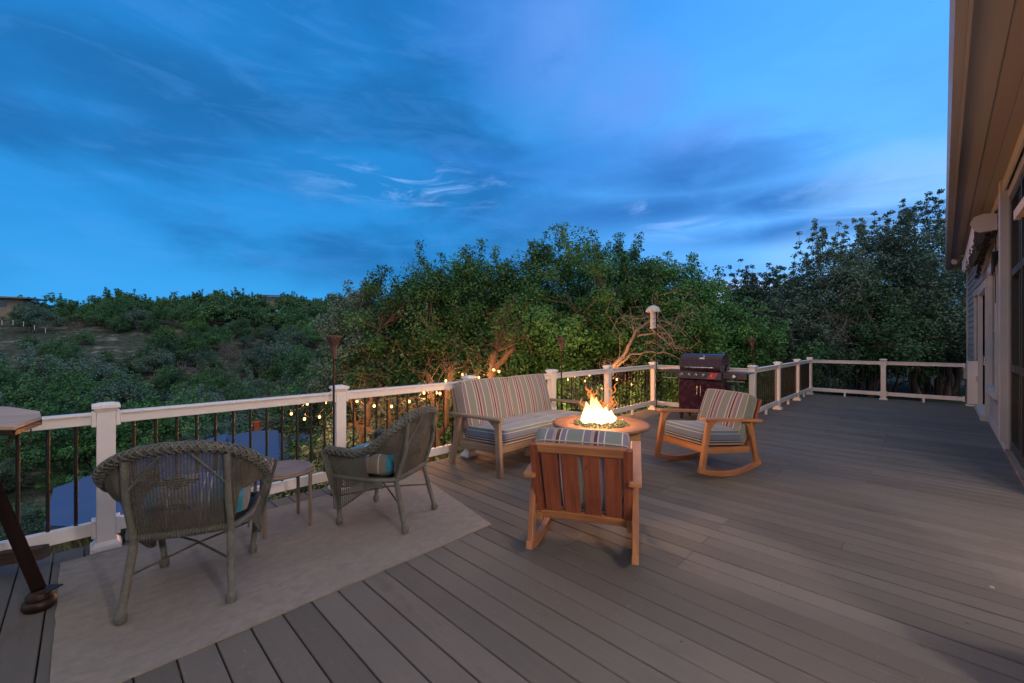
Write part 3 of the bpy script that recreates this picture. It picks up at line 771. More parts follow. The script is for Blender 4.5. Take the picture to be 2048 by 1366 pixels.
# awning cassette
def yA(x): return wall_y(min(x, 12.68))
AX0, AX1 = 9.25, 13.6
aw = thing('retractable_awning', 'rolled white retractable awning with scalloped valance on the house wall under the eave', 'awning', (AX0, yA(AX0), 3.12))
def al(x, dy, z): return Vector((x - AX0, yA(x) + dy - yA(AX0), z - 3.12))
m = MB(); prof2 = [(.05, 3.22), (.18, 3.24), (.245, 3.21), (.27, 3.14), (.24, 3.07), (.17, 3.05), (.05, 3.06)]; n = len(prof2)
for xa, xb in ((AX0 + .04, 12.68), (12.68, AX1)):
    vs = [al(xa, a, b) for a, b in prof2] + [al(xb, a, b) for a, b in prof2]
    m.add(vs, [(i, n + i, n + (i + 1) % n, (i + 1) % n) for i in range(n)], None, True)
m.add([al(AX1, a, b) for a, b in prof2], [tuple(range(n))]); m.build('roller_cover', M['canvas'], aw)
m = MB(); pe = [(.03, 3.25), (.16, 3.27), (.25, 3.24), (.285, 3.16), (.26, 3.07), (.2, 3.02), (.03, 3.03)]
vs = [al(AX0, a, b) for a, b in pe] + [al(AX0 + .045, a, b) for a, b in pe]
m.add(vs, [tuple(reversed(range(n))), tuple(range(n, 2 * n))] + [(i, n + i, n + (i + 1) % n, (i + 1) % n) for i in range(n)]); m.build('end_cap', M['trim'], aw, .006)
m = MB()
def val(u, v):
    x = AX0 + .06 + (AX1 - AX0 - .06) * u; sc_ = .055 * abs(math.sin(u * 22 * PI)) ; dz = .13 + sc_
    q = al(x, .25 + .02 * math.sin(u * 60), 3.08 - dz * v); return q
m.surf(val, 220, 3); m.build('valance', M['canvas'], aw)
for xa in (10.2, 12.4):
    m = MB(); m.bar(al(xa, .02, 3.04), al(xa + .9, .16, 2.98), .03, .04); m.bar(al(xa + .9, .16, 2.98), al(xa + .1, .22, 3.0), .03, .035); m.build('folding_arm', M['trim'], aw)
# bundle of dark cord hanging under the awning
m = MB(); rng = random.Random(4)
for k in range(7):
    pts = [al(9.35 + i * .13, .10 + rng.uniform(-.03, .03), 3.0 + rng.uniform(-.05, .03) - .012 * i) for i in range(26)]
    m.tube(pts, .009, 5)
for i in range(30):
    m.tube([al(9.4 + i * .105, .10, 2.98), al(9.4 + i * .105, .12 + rng.uniform(-.03, .03), 2.90)], .013, 5)
tag(m.build('light_string', M['rubber'], None, loc=aw.location), 'dark unlit string of lights bunched along the wall below the awning', 'string lights')
m = MB()
c0 = al(9.12, .05, 2.62)
for k in range(6):
    r_ = .05 + .012 * k; m.tube([c0 + Vector((0, .01 * k - .02, 0)) + Vector((math.sin(a) * r_ * .9, 0, math.cos(a) * r_ * 1.5 - .02 * k)) for a in [2 * PI * j / 20 for j in range(21)]], .006, 5)
m.tube([al(9.3, .06, 3.0), c0 + Vector((0, 0, .22)), c0 + Vector((0, 0, .08))], .008, 5)
m.tube([c0 + Vector((0, .01, 0)), al(9.14, .05, 2.25), al(9.16, .05, 1.95)], .006, 5)
tag(m.build('cable_coil', M['rubber'], None, loc=aw.location), 'coiled black power cable hanging on the wall beside the awning end cap', 'cable')
# outdoor meter box beyond the rail on the corner
t = thing('utility_box', 'small pale utility box on the house corner just beyond the far railing', 'utility box', (16.2, -.80, .62))
m = MB(); m.box((0, 0, 0), (.3, .12, .4)); m.build('case', M['trim'], t, .01)
m = MB(); m.box((0, .07, .05), (.2, .012, .12)); m.tube([(0, 0, -.2), (0, 0, -.7)], .02, 8); m.build('cover', M['beige'], t, .004)

# ================================================================ FURNITURE
def cushion(mb, cx, cy, cz, sx_, sy, sz, M3, uvfn, puff=.02, n=14, dents=None, rim_uv=None):
    "puffed box cushion; local x,y spans, z thickness; M3 places it"
    c = Vector((cx, cy, cz))
    def P(u, v, top):
        a, b = (u - .5) * 2, (v - .5) * 2
        ea = 1 - abs(a) ** 7; eb = 1 - abs(b) ** 7
        h = sz / 2 * (.88 + .12 * min(ea, eb)) + puff * (1 - a * a) * (1 - b * b)
        if dents: h += dents(a, b)
        k = 1 - .012 * (abs(a) ** 2 + abs(b) ** 2)
        rx = 1 - .03 * abs(b) ** 8; ry = 1 - .03 * abs(a) ** 8
        return Vector((a * sx_ / 2 * rx * k, b * sy / 2 * ry * k, h if top else -h))
    def W(p): return M3 @ p + c
    for top in (True, False):
        vs = [P(i / n, j / n, top) for i in range(n + 1) for j in range(n + 1)]
        fs = []; uvs = []
        for i in range(n):
            for j in range(n):
                q = [i * (n + 1) + j, (i + 1) * (n + 1) + j, (i + 1) * (n + 1) + j + 1, i * (n + 1) + j + 1]
                if not top: q.reverse()
                fs.append(q); uvs.append([uvfn(vs[k]) for k in q])
        mb.add([W(p) for p in vs], fs, uvs, True)
    rim = [(i / n, 0) for i in range(n)] + [(1, j / n) for j in range(n)] + [(1 - i / n, 1) for i in range(n)] + [(0, 1 - j / n) for j in range(n)]
    K = len(rim); rows = 6; vs = []
    for r in range(rows + 1):
        t = r / rows; bul = .010 * math.sin(PI * t)
        for u, v in rim:
            p = P(u, v, True).lerp(P(u, v, False), t); d = Vector((p.x / sx_, p.y / sy, 0))
            d = Vector((p.x, 0, 0)).normalized() * (abs(p.x) / (sx_ / 2)) ** 6 + Vector((0, p.y, 0)).normalized() * (abs(p.y) / (sy / 2)) ** 6
            vs.append(p + d * bul)
    fs = []; uvs = []
    for r in range(rows):
        for k in range(K):
            q = [r * K + k, (r + 1) * K + k, (r + 1) * K + (k + 1) % K, r * K + (k + 1) % K]; fs.append(q); uvs.append([(rim_uv or uvfn)(vs[x]) for x in q])
    mb.add([W(p) for p in vs], fs, uvs, True)
    return [W(P(u, v, True)) for u, v in rim], [W(P(u, v, False)) for u, v in rim]

SEAT_RIM = lambda p: (.235 * (13 + .16 + (.08 - p.z) * 2.6), p.x + p.y)
def piping(parent, rims):
    m = MB()
    for r_ in rims: m.tube(r_, .0045, 5, closed=True)
    m.build('piping', M['piping'], parent)
def tilt(ax, ang): return Matrix.Rotation(ang, 3, ax)
def seat_uv(sx_):
    return lambda p: ((p.x - p.z * 1.0 + 3), p.y)
def rocker(name, loc, rz, label):
    t = thing(name, label, 'rocking chair', loc, rz, 'wooden rocking chairs by the fire pit')
    yo = .325
    for s in (-1, 1):
        y = s * yo
        m = MB(); m.bar((.40, y, .065), (.30, y, .575), .036, .062, (1, 0, 0)); m.build('front_leg', M['cedar'], t, .004)
        m = MB(); m.bar((-.385, y, .085), (-.275, y, .535), .036, .062, (1, 0, 0)); m.build('rear_leg', M['cedar'], t, .004)
        m = MB(); m.bar((.385, y, .612), (-.43, y, .545), .075, .030); 
        m.prism([(.0, 0), (.0, 0), (.0, 0)], 0, 0) if False else None
        m.build('armrest', M['cedar'], t, .006)
        m = MB()   # corner gusset under the arm front
        vs = [(.315, y - .014, .592), (.20, y - .014, .583), (.288, y - .014, .50), (.315, y + .014, .592), (.20, y + .014, .583), (.288, y + .014, .50)]
        m.add(vs, [(0, 1, 2), (5, 4, 3), (0, 3, 4, 1), (1, 4, 5, 2), (2, 5, 3, 0)]); m.build('gusset', M['cedar'], t)
        m = MB(); Rr = 1.28; pr = []
        for i in range(21):
            a = -.33 + .70 * i / 20 - .02; pr.append((Rr * math.sin(a), Rr - Rr * math.cos(a)))
        vs = []; th = .052
        for (x, z) in pr:
            nx, nz = -x / Rr, (Rr - z) / Rr
            for yy in (-.02, .02): vs += [(x, y + yy, z), (x + nx * th, y + yy, z + nz * th)]
        fs = []; uvs = []
        for i in range(20):
            b = i * 4
            for q in ((b, b + 4, b + 5, b + 1), (b + 2, b + 3, b + 7, b + 6), (b + 1, b + 5, b + 7, b + 3), (b, b + 2, b + 6, b + 4)):
                fs.append(q); uvs.append([(vs[k][0] + s, vs[k][2] * .8 + vs[k][1]) for k in q])
        fs += [(0, 1, 3, 2), (82, 83, 81, 80)]; uvs += [[(0, 0)] * 4] * 2
        m.add(vs, fs, uvs); m.build('rocker_runner', M['cedar'], t, .004)
        m = MB(); m.bar((.325, y - s * .036, .285), (-.31, y - s * .036, .238), .030, .065); m.build('side_rail', M['cedar'], t, .003)
    m = MB(); m.bar((.30, -.307, .285), (.30, .307, .285), .035, .07); m.build('front_rail', M['cedar'], t, .003)
    # slatted back
    B0 = Vector((-.255, 0, .235)); B1 = Vector((-.475, 0, .765)); d = (B1 - B0).normalized(); nrm = Vector((d.z, 0, -d.x))
    Lb = (B1 - B0).length
    def bp(y, k, off=0): return B0 + d * (k * Lb) + Vector((0, y, 0)) + nrm * off
    m = MB(); m.bar(bp(-.27, .955), bp(.27, .955), .030, .062, d); m.build('top_rail', M['cedar'], t, .004)
    m = MB(); m.bar(bp(-.287, .035), bp(.287, .035), .032, .055, d); m.build('bottom_rail', M['cedar'], t, .004)
    for s in (-1, 1):
        m = MB(); m.bar(bp(s * .285, .09), bp(s * .285, 1.0), .032, .055, (0, 1, 0)); m.build('back_stile', M['cedar_slat'] , t, .004)
    for i in range(4):
        y = (i - 1.5) * .130; m = MB(); m.bar(bp(y, .08, .004), bp(y, .90, .004), .016, .100, (0, 1, 0)); m.build('back_slat', M['cedar_slat'], t, .003)
    for i in range(6):
        x = .22 - i * .085; m = MB(); m.bar((x, -.29, .297 - i * .006), (x, .29, .297 - i * .006), .06, .015); m.build('seat_slat', M['cedar'], t)
    # cushions
    m = MB(); A = Matrix.Rotation(R(-4.5), 3, 'Y')
    rm_ = cushion(m, .035, 0, .392, .60, .585, .165, A, lambda p: (p.x * 1 + 3.07, p.y), .018, rim_uv=SEAT_RIM)
    piping(m.build('seat_cushion', M['stripe_seat'], t), rm_)
    m = MB(); B = Matrix((nrm, Vector((0, 1, 0)), d)).transposed()
    # cushion local x -> up the back, y -> width, z -> forward
    Mb = Matrix((d, Vector((0, 1, 0)), nrm)).transposed()
    cc = bp(0, .54, .10)
    rm_ = cushion(m, cc.x, cc.y, cc.z, .55, .59, .15, Mb, lambda p: (p.y + 3.03, p.x), .022)
    piping(m.build('back_cushion', M['stripe'], t), rm_)
    return t
def plan_rz(fx, fy): return math.atan2(fy, fx)
# local +x faces the fire
f1 = (.885, .466); c1 = Vector((2.145, 1.515, 0)) + Vector((*f1, 0)) * .42
r1 = rocker('rocking_chair', (c1.x, c1.y, 0), plan_rz(*f1), 'red cedar rocking chair seen from behind, its wide back slats toward the viewer')
f2 = (-.915, .404); c2 = Vector((4.86, 1.742, 0))
r2 = rocker('rocking_chair', (c2.x, c2.y, 0), plan_rz(*f2), 'cedar rocking chair with striped cushions right of the fire pit, in front of the grill')

# sofa
def sofa():
    t = thing('outdoor_sofa', 'weathered wooden two-seat sofa with striped cushions in front of the railing', 'sofa', (3.80, 3.50, 0), R(-90 + 2.0))
    # local x forward (toward -Y world), y to the left of sitter (world +X)
    hw = .83
    for s in (-1, 1):
        y = s * hw
        m = MB(); m.bar((.37, y, 0), (.335, y, .575), .045, .065, (1, 0, 0)); m.build('leg', M['grey_wood'], t, .004)
        m = MB(); m.bar((-.40, y, 0), (-.27, y, .56), .045, .065, (1, 0, 0)); m.build('leg', M['grey_wood'], t, .004)
        m = MB(); m.bar((.40, y, .59), (-.42, y, .575), .075, .030); m.build('armrest', M['grey_wood'], t, .006)
        m = MB(); vs = [(.30, y - .014, .573), (.20, y - .014, .573), (.31, y - .014, .49), (.30, y + .014, .573), (.20, y + .014, .573), (.31, y + .014, .49)]
        m.add(vs, [(0, 1, 2), (5, 4, 3), (0, 3, 4, 1), (1, 4, 5, 2), (2, 5, 3, 0)]); m.build('gusset', M['grey_wood'], t)
        m = MB(); m.bar((.35, y - s * .04, .275), (-.36, y - s * .04, .235), .030, .075); m.build('side_rail', M['grey_wood'], t, .003)
    m = MB(); m.bar((.335, -.79, .275), (.335, .79, .275), .035, .08); m.build('front_rail', M['grey_wood'], t, .003)
    m = MB(); m.bar((-.33, -.79, .24), (-.33, .79, .24), .035, .07); m.build('rear_rail', M['grey_wood'], t, .003)
    for yy in (0,):
        m = MB(); m.bar((.02, yy, 0), (.02, yy, .235), .045, .05, (1, 0, 0)); m.build('middle_leg', M['grey_wood'], t, .003)
    B0 = Vector((-.29, 0, .24)); B1 = Vector((-.46, 0, .84)); d = (B1 - B0).normalized(); nrm = Vector((d.z, 0, -d.x)); Lb = (B1 - B0).length
    def bp(y, k, off=0): return B0 + d * (k * Lb) + Vector((0, y, 0)) + nrm * off
    m = MB(); m.bar(bp(-.76, .95), bp(.76, .95), .03, .06, d); m.build('top_rail', M['grey_wood'], t, .004)
    for s in (-1, 1):
        m = MB(); m.bar(bp(s * .775, .02), bp(s * .775, 1), .03, .055, (0, 1, 0)); m.build('back_stile', M['grey_wood'], t, .004)
    for i in range(11):
        y = (i - 5) * .135; m = MB(); m.bar(bp(y, .04, .004), bp(y, .90, .004), .016, .085, (0, 1, 0)); m.build('back_slat', M['grey_wood'], t)
    m = MB(); m.box((0, 0, .285), (.60, 1.55, .018)); m.build('seat_deck', M['grey_wood'], t)
    A = Matrix.Rotation(R(-2.5), 3, 'Y')
    m = MB(); rng = random.Random(2)
    def dents(a, b): return -.010 * math.exp(-((b - .0) / .04) ** 2) + .004 * math.sin(b * 9) * (1 - a * a)
    rm_ = cushion(m, .045, 0, .385, .65, 1.56, .165, A, lambda p: (p.x + 3.07, p.y), .015, 24, dents=dents, rim_uv=SEAT_RIM); piping(m.build('seat_cushion', M['stripe_seat'], t), rm_)
    Mb = Matrix((d, Vector((0, 1, 0)), nrm)).transposed()
    for s in (-1, 1):
        m = MB(); cc = bp(s * .39, .66, .10)
        rm_ = cushion(m, cc.x, cc.y, cc.z, .56, .775, .15, Mb, lambda p, s=s: (p.y + 3.03 + s * .39, p.x), .024); piping(m.build('back_cushion', M['stripe'], t), rm_)
sofa()

# wicker armchair
def rim_pt(s):
    "s in [-1,1]: front tip of right arm .. over the back .. front tip of left arm"
    a = abs(s); sg = 1 if s >= 0 else -1
    K = [(0, -.335, 0, .850), (.10, -.33, .085, .846), (.22, -.315, .185, .828), (.34, -.285, .27, .79), (.46, -.235, .33, .735), (.58, -.165, .352, .67), (.68, -.075, .350, .61), (.78, .05, .335, .58), (.90, .20, .32, .58), (1.0, .29, .31, .585)]
    for i in range(len(K) - 1):
        if K[i][0] <= a <= K[i + 1][0] + 1e-9:
            p0 = K[max(i - 1, 0)]; p1, p2 = K[i], K[i + 1]; p3 = K[min(i + 2, len(K) - 1)]; t = (a - p1[0]) / (p2[0] - p1[0])
            def cr(k):
                q0 = p0[k] if i > 0 else (p2[k] if k != 2 else -p2[k])
                m1 = (p2[k] - q0) / 2; m2 = (p3[k] - p1[k]) / 2
                return (2 * t**3 - 3 * t**2 + 1) * p1[k] + (t**3 - 2 * t**2 + t) * m1 + (-2 * t**3 + 3 * t**2) * p2[k] + (t**3 - t**2) * m2
            return Vector((cr(1), sg * cr(2), cr(3)))
def weave(mb, fn, nu, nv, rv=.0030, rh=.0024, skip=None, wob=.0030):
    "over-under woven panel on surface fn(u,v)->point; nu ribs, nv strands"
    def nrm(u, v):
        e = .01; a = fn(min(u + e, 1), v) - fn(max(u - e, 0), v); b = fn(u, min(v + e, 1)) - fn(u, max(v - e, 0))
        n = a.cross(b); return n.normalized() if n.length > 1e-9 else Vector((1, 0, 0))
    for i in range(nu + 1):
        u = i / nu; seg = max(8, nv // 3)
        P = [fn(u, j / seg) for j in range(seg + 1)]
        mb.tube(P, rv, 4, cap=False)
    for j in range(nv + 1):
        v = j / nv; pts = []; run = []
        for i in range(nu + 1):
            u = i / nu
            if skip and skip(u, v):
                if len(run) > 1: mb.tube(run, rh, 4, cap=False, smooth=False)
                run = []; continue
            run.append(fn(u, v) + nrm(u, v) * (wob if (i + j) % 2 else -wob))
        if len(run) > 1: mb.tube(run, rh, 4, cap=False, smooth=False)
def wicker_chair(label):
    t = thing('wicker_chair', label, 'wicker armchair', (0, 0, 0), 0, 'grey green wicker armchairs on the rug')
    SEAT = .375
    def seat_out(s):       # seat frame outline matching rim parameter
        a = abs(s); sg = 1 if s >= 0 else -1
        if a < .3: return Vector((-.235 + .02 * (a / .3) ** 2, sg * .235 * a / .3, SEAT))
        if a < .62: k = (a - .3) / .32; return Vector((-.215 + .13 * k, sg * (.235 + .045 * k), SEAT))
        k = (a - .62) / .38; return Vector((-.085 + .335 * k, sg * (.28 - .01 * k), SEAT))
    # back panel
    def back(u, v):
        s = -.66 + 1.32 * u; top = rim_pt(s); bot = seat_out(s)
        a = abs(s); lift = smooth(.26, .36, a) * .50 + smooth(.36, .66, a) * .28
        b = bot.lerp(top, lift); q = top.lerp(b, v); q.x -= .03 * math.sin(PI * v) * (1 - a)
        return q
    def hole(u, v):
        return (abs(v - .64) < .025 and abs(u - .53) < .05) or (abs(v - .70) < .02 and abs(u - .5) < .035) or (abs(v - .66) < .012 and abs(u - .56) < .03)
    m = MB(); weave(m, back, 72, 72, rv=.0030, rh=.0024, skip=hole); 
    # diamond of thicker weave
    for i in range(6):
        for j in range(8):
            u = .5 + (j - 3.5) * .021 + (i % 2) * .010; v = .31 + i * .026
            if abs(j - 3.5) / 4 + abs(i - 2.5) / 3.4 > 1.05: continue
            p, q = back(u - .008, v), back(u + .008, v); n = Vector((-1, 0, .2)).normalized() * .006
            m.tube([p, (p + q) / 2 + n, q], .0055, 5)
    m.build('back_panel', M['wicker_dark'], t)
    # arm panels
    for sg in (-1, 1):
        def arm(u, v, sg=sg):
            s = sg * (.70 + .29 * u); top = rim_pt(s); bot = seat_out(s); bot.x = top.x * .86; q = top.lerp(bot, v)
            q.y += sg * .012 * math.sin(PI * v); return q
        m = MB(); weave(m, arm, 34, 32, rv=.0032, rh=.0026); 
        # scrolled front of the arm
        def front(u, v, sg=sg):
            top = rim_pt(sg) + Vector((.012, sg * (.035 - .07 * u), -.01)); w_ = 1 - .78 * v
            return Vector((.305 - .055 * v, sg * (.325 - .05 * v) + sg * (.042 - .084 * u) * w_, .59 - .38 * v))
        weave(m, front, 9, 34)
        for e in (0, 1): m.tube([front(e, j / 12) for j in range(13)], .008, 6)
        m.build('arm_panel', M['wicker'], t)
    # apron skirts under the seat
    m = MB()
    def apron(u, v):
        s = -.97 + 1.94 * u
        y = .27 * math.sin(s * PI / 2); x = .262 + .02 * math.cos(s * PI / 2)
        dep = .055 + .085 * math.cos(s * PI / 2) ** 2 * (1 if abs(s) < .9 else .8) + .05 * abs(s) ** 6
        return Vector((x, y, SEAT - .01 - dep * v))
    weave(m, apron, 40, 14)
    for sg in (-1, 1):
        def side(u, v, sg=sg):
            x = .26 - .42 * u; dep = .19 * (1 - smooth(.0, .9, u)) + .035; return Vector((x, sg * .283, SEAT - .01 - dep * v))
        weave(m, side, 26, 16)
        m.tube([side(j / 16, 1) for j in range(17)], .007, 6)
    m.tube([apron(j / 30, 1) for j in range(31)], .007, 6)
    m.build('apron', M['wicker'], t)
    # braided rim: core plus two wound strands
    m = MB(); N = 130; P = [rim_pt(-1 + 2 * i / N) for i in range(N + 1)]
    P = [rim_pt(-1) + Vector((.018, 0, -.055)), rim_pt(-1) + Vector((.022, 0, -.02))] + P + [rim_pt(1) + Vector((.022, 0, -.02)), rim_pt(1) + Vector((.018, 0, -.055))]
    m.tube(P, .0265, 10)
    for ph in (0, PI / 2, PI, 3 * PI / 2):
        for wd in (1, -1):
            pts = []
            for i in range(N * 3 + 1):
                s = -1 + i / N * 2 / 3; c = rim_pt(max(-1, min(1, s))); tt = (rim_pt(min(1, s + .01)) - rim_pt(max(-1, s - .01))).normalized()
                up = Vector((0, 0, 1)); sd = tt.cross(up).normalized(); u2 = sd.cross(tt); a = ph + wd * s * 38
                pts.append(c + (sd * math.cos(a) * 1.25 + u2 * math.sin(a)) * .0275)
            m.tube(pts, .0056, 4, cap=False)
    m.build('braided_rim', M['wicker'], t)
    # frame ring, posts, legs
    m = MB(); ring = [seat_out(-1 + 2 * i / 40) for i in range(41)]
    front_arc = [Vector((.265 + .02 * math.cos(a), .27 * math.sin(a), SEAT)) for a in [PI / 2 - PI * i / 12 for i in range(1, 12)]]
    m.tube(ring + front_arc, .018, 8, closed=True)
    for i in range(34):
        s = -.28 + .56 * i / 33; c = seat_out(s); m.tube([c + Vector((0, 0, .0)) + Vector((math.cos(a) * .021, 0, math.sin(a) * .021)) for a in [2 * PI * k / 8 for k in range(8)]], .0042, 4, closed=True)
    m.build('seat_frame', M['wicker'], t)
    for sg in (-1, 1):
        top = rim_pt(sg * .26) + Vector((-.005, 0, -.02)); bot = seat_out(sg * .27)
        m = MB(); m.tube([top + Vector((-.012, 0, 0)), top.lerp(bot, .5) + Vector((-.040, 0, 0)), bot + Vector((-.012, 0, .0)), bot + Vector((-.014, 0, -.04))], .0175, 8)
        for k in range(14):
            pass
        b1 = top.lerp(bot, .38) + Vector((-.045, 0, 0)); m.tube([b1, rim_pt(sg * .08) + Vector((-.03, 0, -.03))], .0055, 6)
        m.build('back_post', M['wicker'], t)
        m = MB(); f = Vector((-.315, sg * .232, .0)); a = bot + Vector((-.014, 0, -.03))
        m.tube([a, a.lerp(f, .5) + Vector((.0, 0, 0)), f + Vector((.01, 0, .055)), f + Vector((.004, 0, .045)), f + Vector((0, 0, .03)), f + Vector((0, 0, .004))], [.0195, .0195, .0185, .026, .028, .024], 10)
        m.build('rear_leg', M['wicker'], t)
        m = MB(); a = Vector((.24, sg * .262, SEAT)); f = Vector((.245, sg * .235, 0))
        m.tube([a, a.lerp(f, .6), f + Vector((0, 0, .055)), f + Vector((0, 0, .045)), f + Vector((0, 0, .03)), f + Vector((0, 0, .004))], [.0175, .0175, .017, .025, .026, .022], 10)
        m.build('front_leg', M['wicker'], t)
    m = MB()
    m.tube([(-.27, -.232, .20), (-.02, 0, .235), (.235, .24, .22)], .0065, 6); m.tube([(-.27, .232, .20), (-.02, 0, .222), (.235, -.24, .22)], .0065, 6)
    m.build('brace', M['wicker_dark'], t)
    m = MB(); m.surf(lambda u, v: Vector((-.20 + .44 * u, (-.25 + .5 * v), SEAT - .004)), 6, 6); m.build('seat_panel', M['wicker_dark'], t)
    return t
def chair_cushion(loc, rz, label, lean, ang):
    m = MB(); A = Matrix.Rotation(ang, 3, 'Z') @ Matrix.Rotation(lean, 3, 'Y')
    cushion(m, 0, 0, 0, .46, .49, .17, A, lambda p: (p.y + 3.02, p.x), .03, 16, dents=lambda a, b: -.02 * (abs(a) ** 4 + abs(b) ** 4) + .006 * math.sin(7 * a + 3 * b))
    o = m.build('seat_pillow', M['pillow']); o.location = loc; o.rotation_euler = (0, 0, rz); tag(o, label, 'cushion', 'striped pillows on the wicker chairs')
w1 = wicker_chair('grey green wicker armchair nearest the camera, its woven back turned to the viewer')
def place_chair(o, rear, front):
    rm = Vector(((rear[0][0] + rear[1][0]) / 2, (rear[0][1] + rear[1][1]) / 2, 0)); fm = Vector(((front[0][0] + front[1][0]) / 2, (front[0][1] + front[1][1]) / 2, 0))
    d = (fm - rm).normalized(); c = (rm + fm) / 2 * .985 + d * .03
    o.location = (c.x, c.y, .010); o.rotation_euler = (0, 0, math.atan2(d.y, d.x)); return c, math.atan2(d.y, d.x)
w2 = copy_tree(w1)
w2['label'] = 'grey green wicker armchair seen from its side between the round table and sofa'
ca, ra = place_chair(w1, ((.128, 2.868), (.565, 2.711)), ((.347, 3.379), (.784, 3.202)))
cb, rb = place_chair(w2, ((1.638, 2.754), (2.06, 2.952)), ((1.379, 3.226), (1.811, 3.427)))
chair_cushion((ca.x + .02, ca.y + .03, .485), ra, 'turquoise striped pillow in the nearer wicker chair', R(-3), R(8))
chair_cushion((cb.x - .03, cb.y + .05, .465), rb, 'turquoise and beige striped pillow in the farther wicker chair', R(-4), R(95))

# round side table
t = thing('side_table', 'small round weathered side table with thin metal legs between the wicker chairs', 'side table', (1.05, 3.47, .010))
m = MB(); m.lathe([(.190, .400), (.202, .405), (.204, .430), (.196, .438), (.18, .436), (0.0, .434)], 40); m.build('table_top', M['table_top'], t)
for k in range(4):
    a = R(45 + 90 * k) - .05; m = MB(); m.tube([(.215 * math.cos(a), .215 * math.sin(a), .001), (.213 * math.cos(a), .213 * math.sin(a), .405)], .0125, 10); m.build('leg', M['grey_wood'], t)
m = MB(); m.tube([(.211 * math.cos(2 * PI * k / 32), .211 * math.sin(2 * PI * k / 32), .412) for k in range(32)], .009, 6, closed=True); m.build('ring', M['grey_wood'], t)

# fire pit
FP = Vector((3.77, 2.41, 0))
t = thing('fire_pit_table', 'round copper coloured fire pit table with stone drum base and glass pebbles, alight', 'fire pit', FP)
m = MB(); m.lathe([(.0, .545), (.30, .545), (.31, .552), (.47, .556), (.497, .550), (.497, .535), (.485, .522), (.44, .518), (.0, .516)], 64); m.build('rim_top', M['copper'], t)
m = MB(); m.lathe([(.405, .001), (.415, .02), (.400, .03), (.400, .49), (.42, .515)], 40); m.build('drum_base', M['stone'], t)
m = MB(); rng = random.Random(7)
for k in range(520):
    r_ = .29 * math.sqrt(rng.random()); a = rng.random() * 2 * PI; s_ = rng.uniform(.007, .014)
    c = Vector((r_ * math.cos(a), r_ * math.sin(a), .552 + rng.random() * .008)); A = Matrix.Rotation(rng.random() * 3, 3, Vector((rng.random(), rng.random(), rng.random())).normalized())
    V = [A @ Vector(v) * s_ + c for v in ((1, 0, 0), (-1, 0, 0), (0, 1, 0), (0, -1, 0), (0, 0, .8), (0, 0, -.8))]
    m.add(V, [(0, 2, 4), (2, 1, 4), (1, 3, 4), (3, 0, 4), (2, 0, 5), (1, 2, 5), (3, 1, 5), (0, 3, 5)])
m.build('glass_pebbles', M['pebble'], t)
# flames
def tongue(mb, cx, cy, h, r, lean, seed, n=12, k=14):
    rg = random.Random(seed); ph = [rg.random() * 6 for _ in range(4)]
    vs = []
    for j in range(k + 1):
        z = j / k; rr = r * (math.sin(PI * min(1, z * .82 + .18)) ** .8) * (1 - z) ** .35 + .001
        ox = lean[0] * z ** 1.5 + .18 * r * math.sin(z * 7 + ph[0]) * z; oy = lean[1] * z ** 1.5 + .18 * r * math.sin(z * 6 + ph[1]) * z
        for i in range(n):
            a = 2 * PI * i / n; q = rr * (1 + .22 * math.sin(3 * a + ph[2] + z * 5) + .1 * math.sin(5 * a + ph[3] - z * 8))
            vs.append((cx + ox + q * math.cos(a), cy + oy + q * math.sin(a), z * h))
    mb.add(vs, [(j * n + i, j * n + (i + 1) % n, (j + 1) * n + (i + 1) % n, (j + 1) * n + i) for j in range(k) for i in range(n)], None, True)
m = MB(); lf = -RT
specs = [(0, 0, .27, .10, .02), (.07, .02, .20, .08, -.02), (-.07, .01, .22, .08, .06), (.13, 0, .13, .07, -.01), (-.13, -.02, .12, .06, .03), (.02, -.05, .18, .08, .0), (.0, .06, .25, .07, .03), (-.03, 0, .34, .045, .05)]
for i, (a, b, h, r_, ln) in enumerate(specs):
    q = RT * a + FW * b; tongue(m, q.x, q.y, h, r_ * .88, (lf.x * ln, lf.y * ln), i)
fl = m.build('flame', M['flame'], t); fl.location = (-.02, .02, .555); fl.visible_shadow = True
m = MB(); rg = random.Random(9)
for k in range(26):
    a0 = rg.uniform(-.17, .17); h0 = rg.uniform(.10, .30); L = rg.uniform(.05, .15); c = rg.uniform(-.06, .06); pts = []
    for j in range(7):
        s = j / 6; q = RT * (a0 + c * s + .018 * math.sin(s * 9 + k)) + FW * rg.uniform(-.012, .012); pts.append((q.x, q.y, h0 + L * s))
    m.tube(pts, [.002 + .006 * math.sin(PI * j / 6) for j in range(7)], 5)
ws = m.build('flame_wisps', M['ember'], t); ws.location = (-.02, .02, .555)
l = bpy.data.lights.new('fire_light', 'POINT'); l.energy = 55; l.color = (1, .48, .18); l.shadow_soft_size = .10
lo = bpy.data.objects.new('fire_light', l); COL.objects.link(lo); lo.parent = t; lo.location = (-.02, .02, .95)

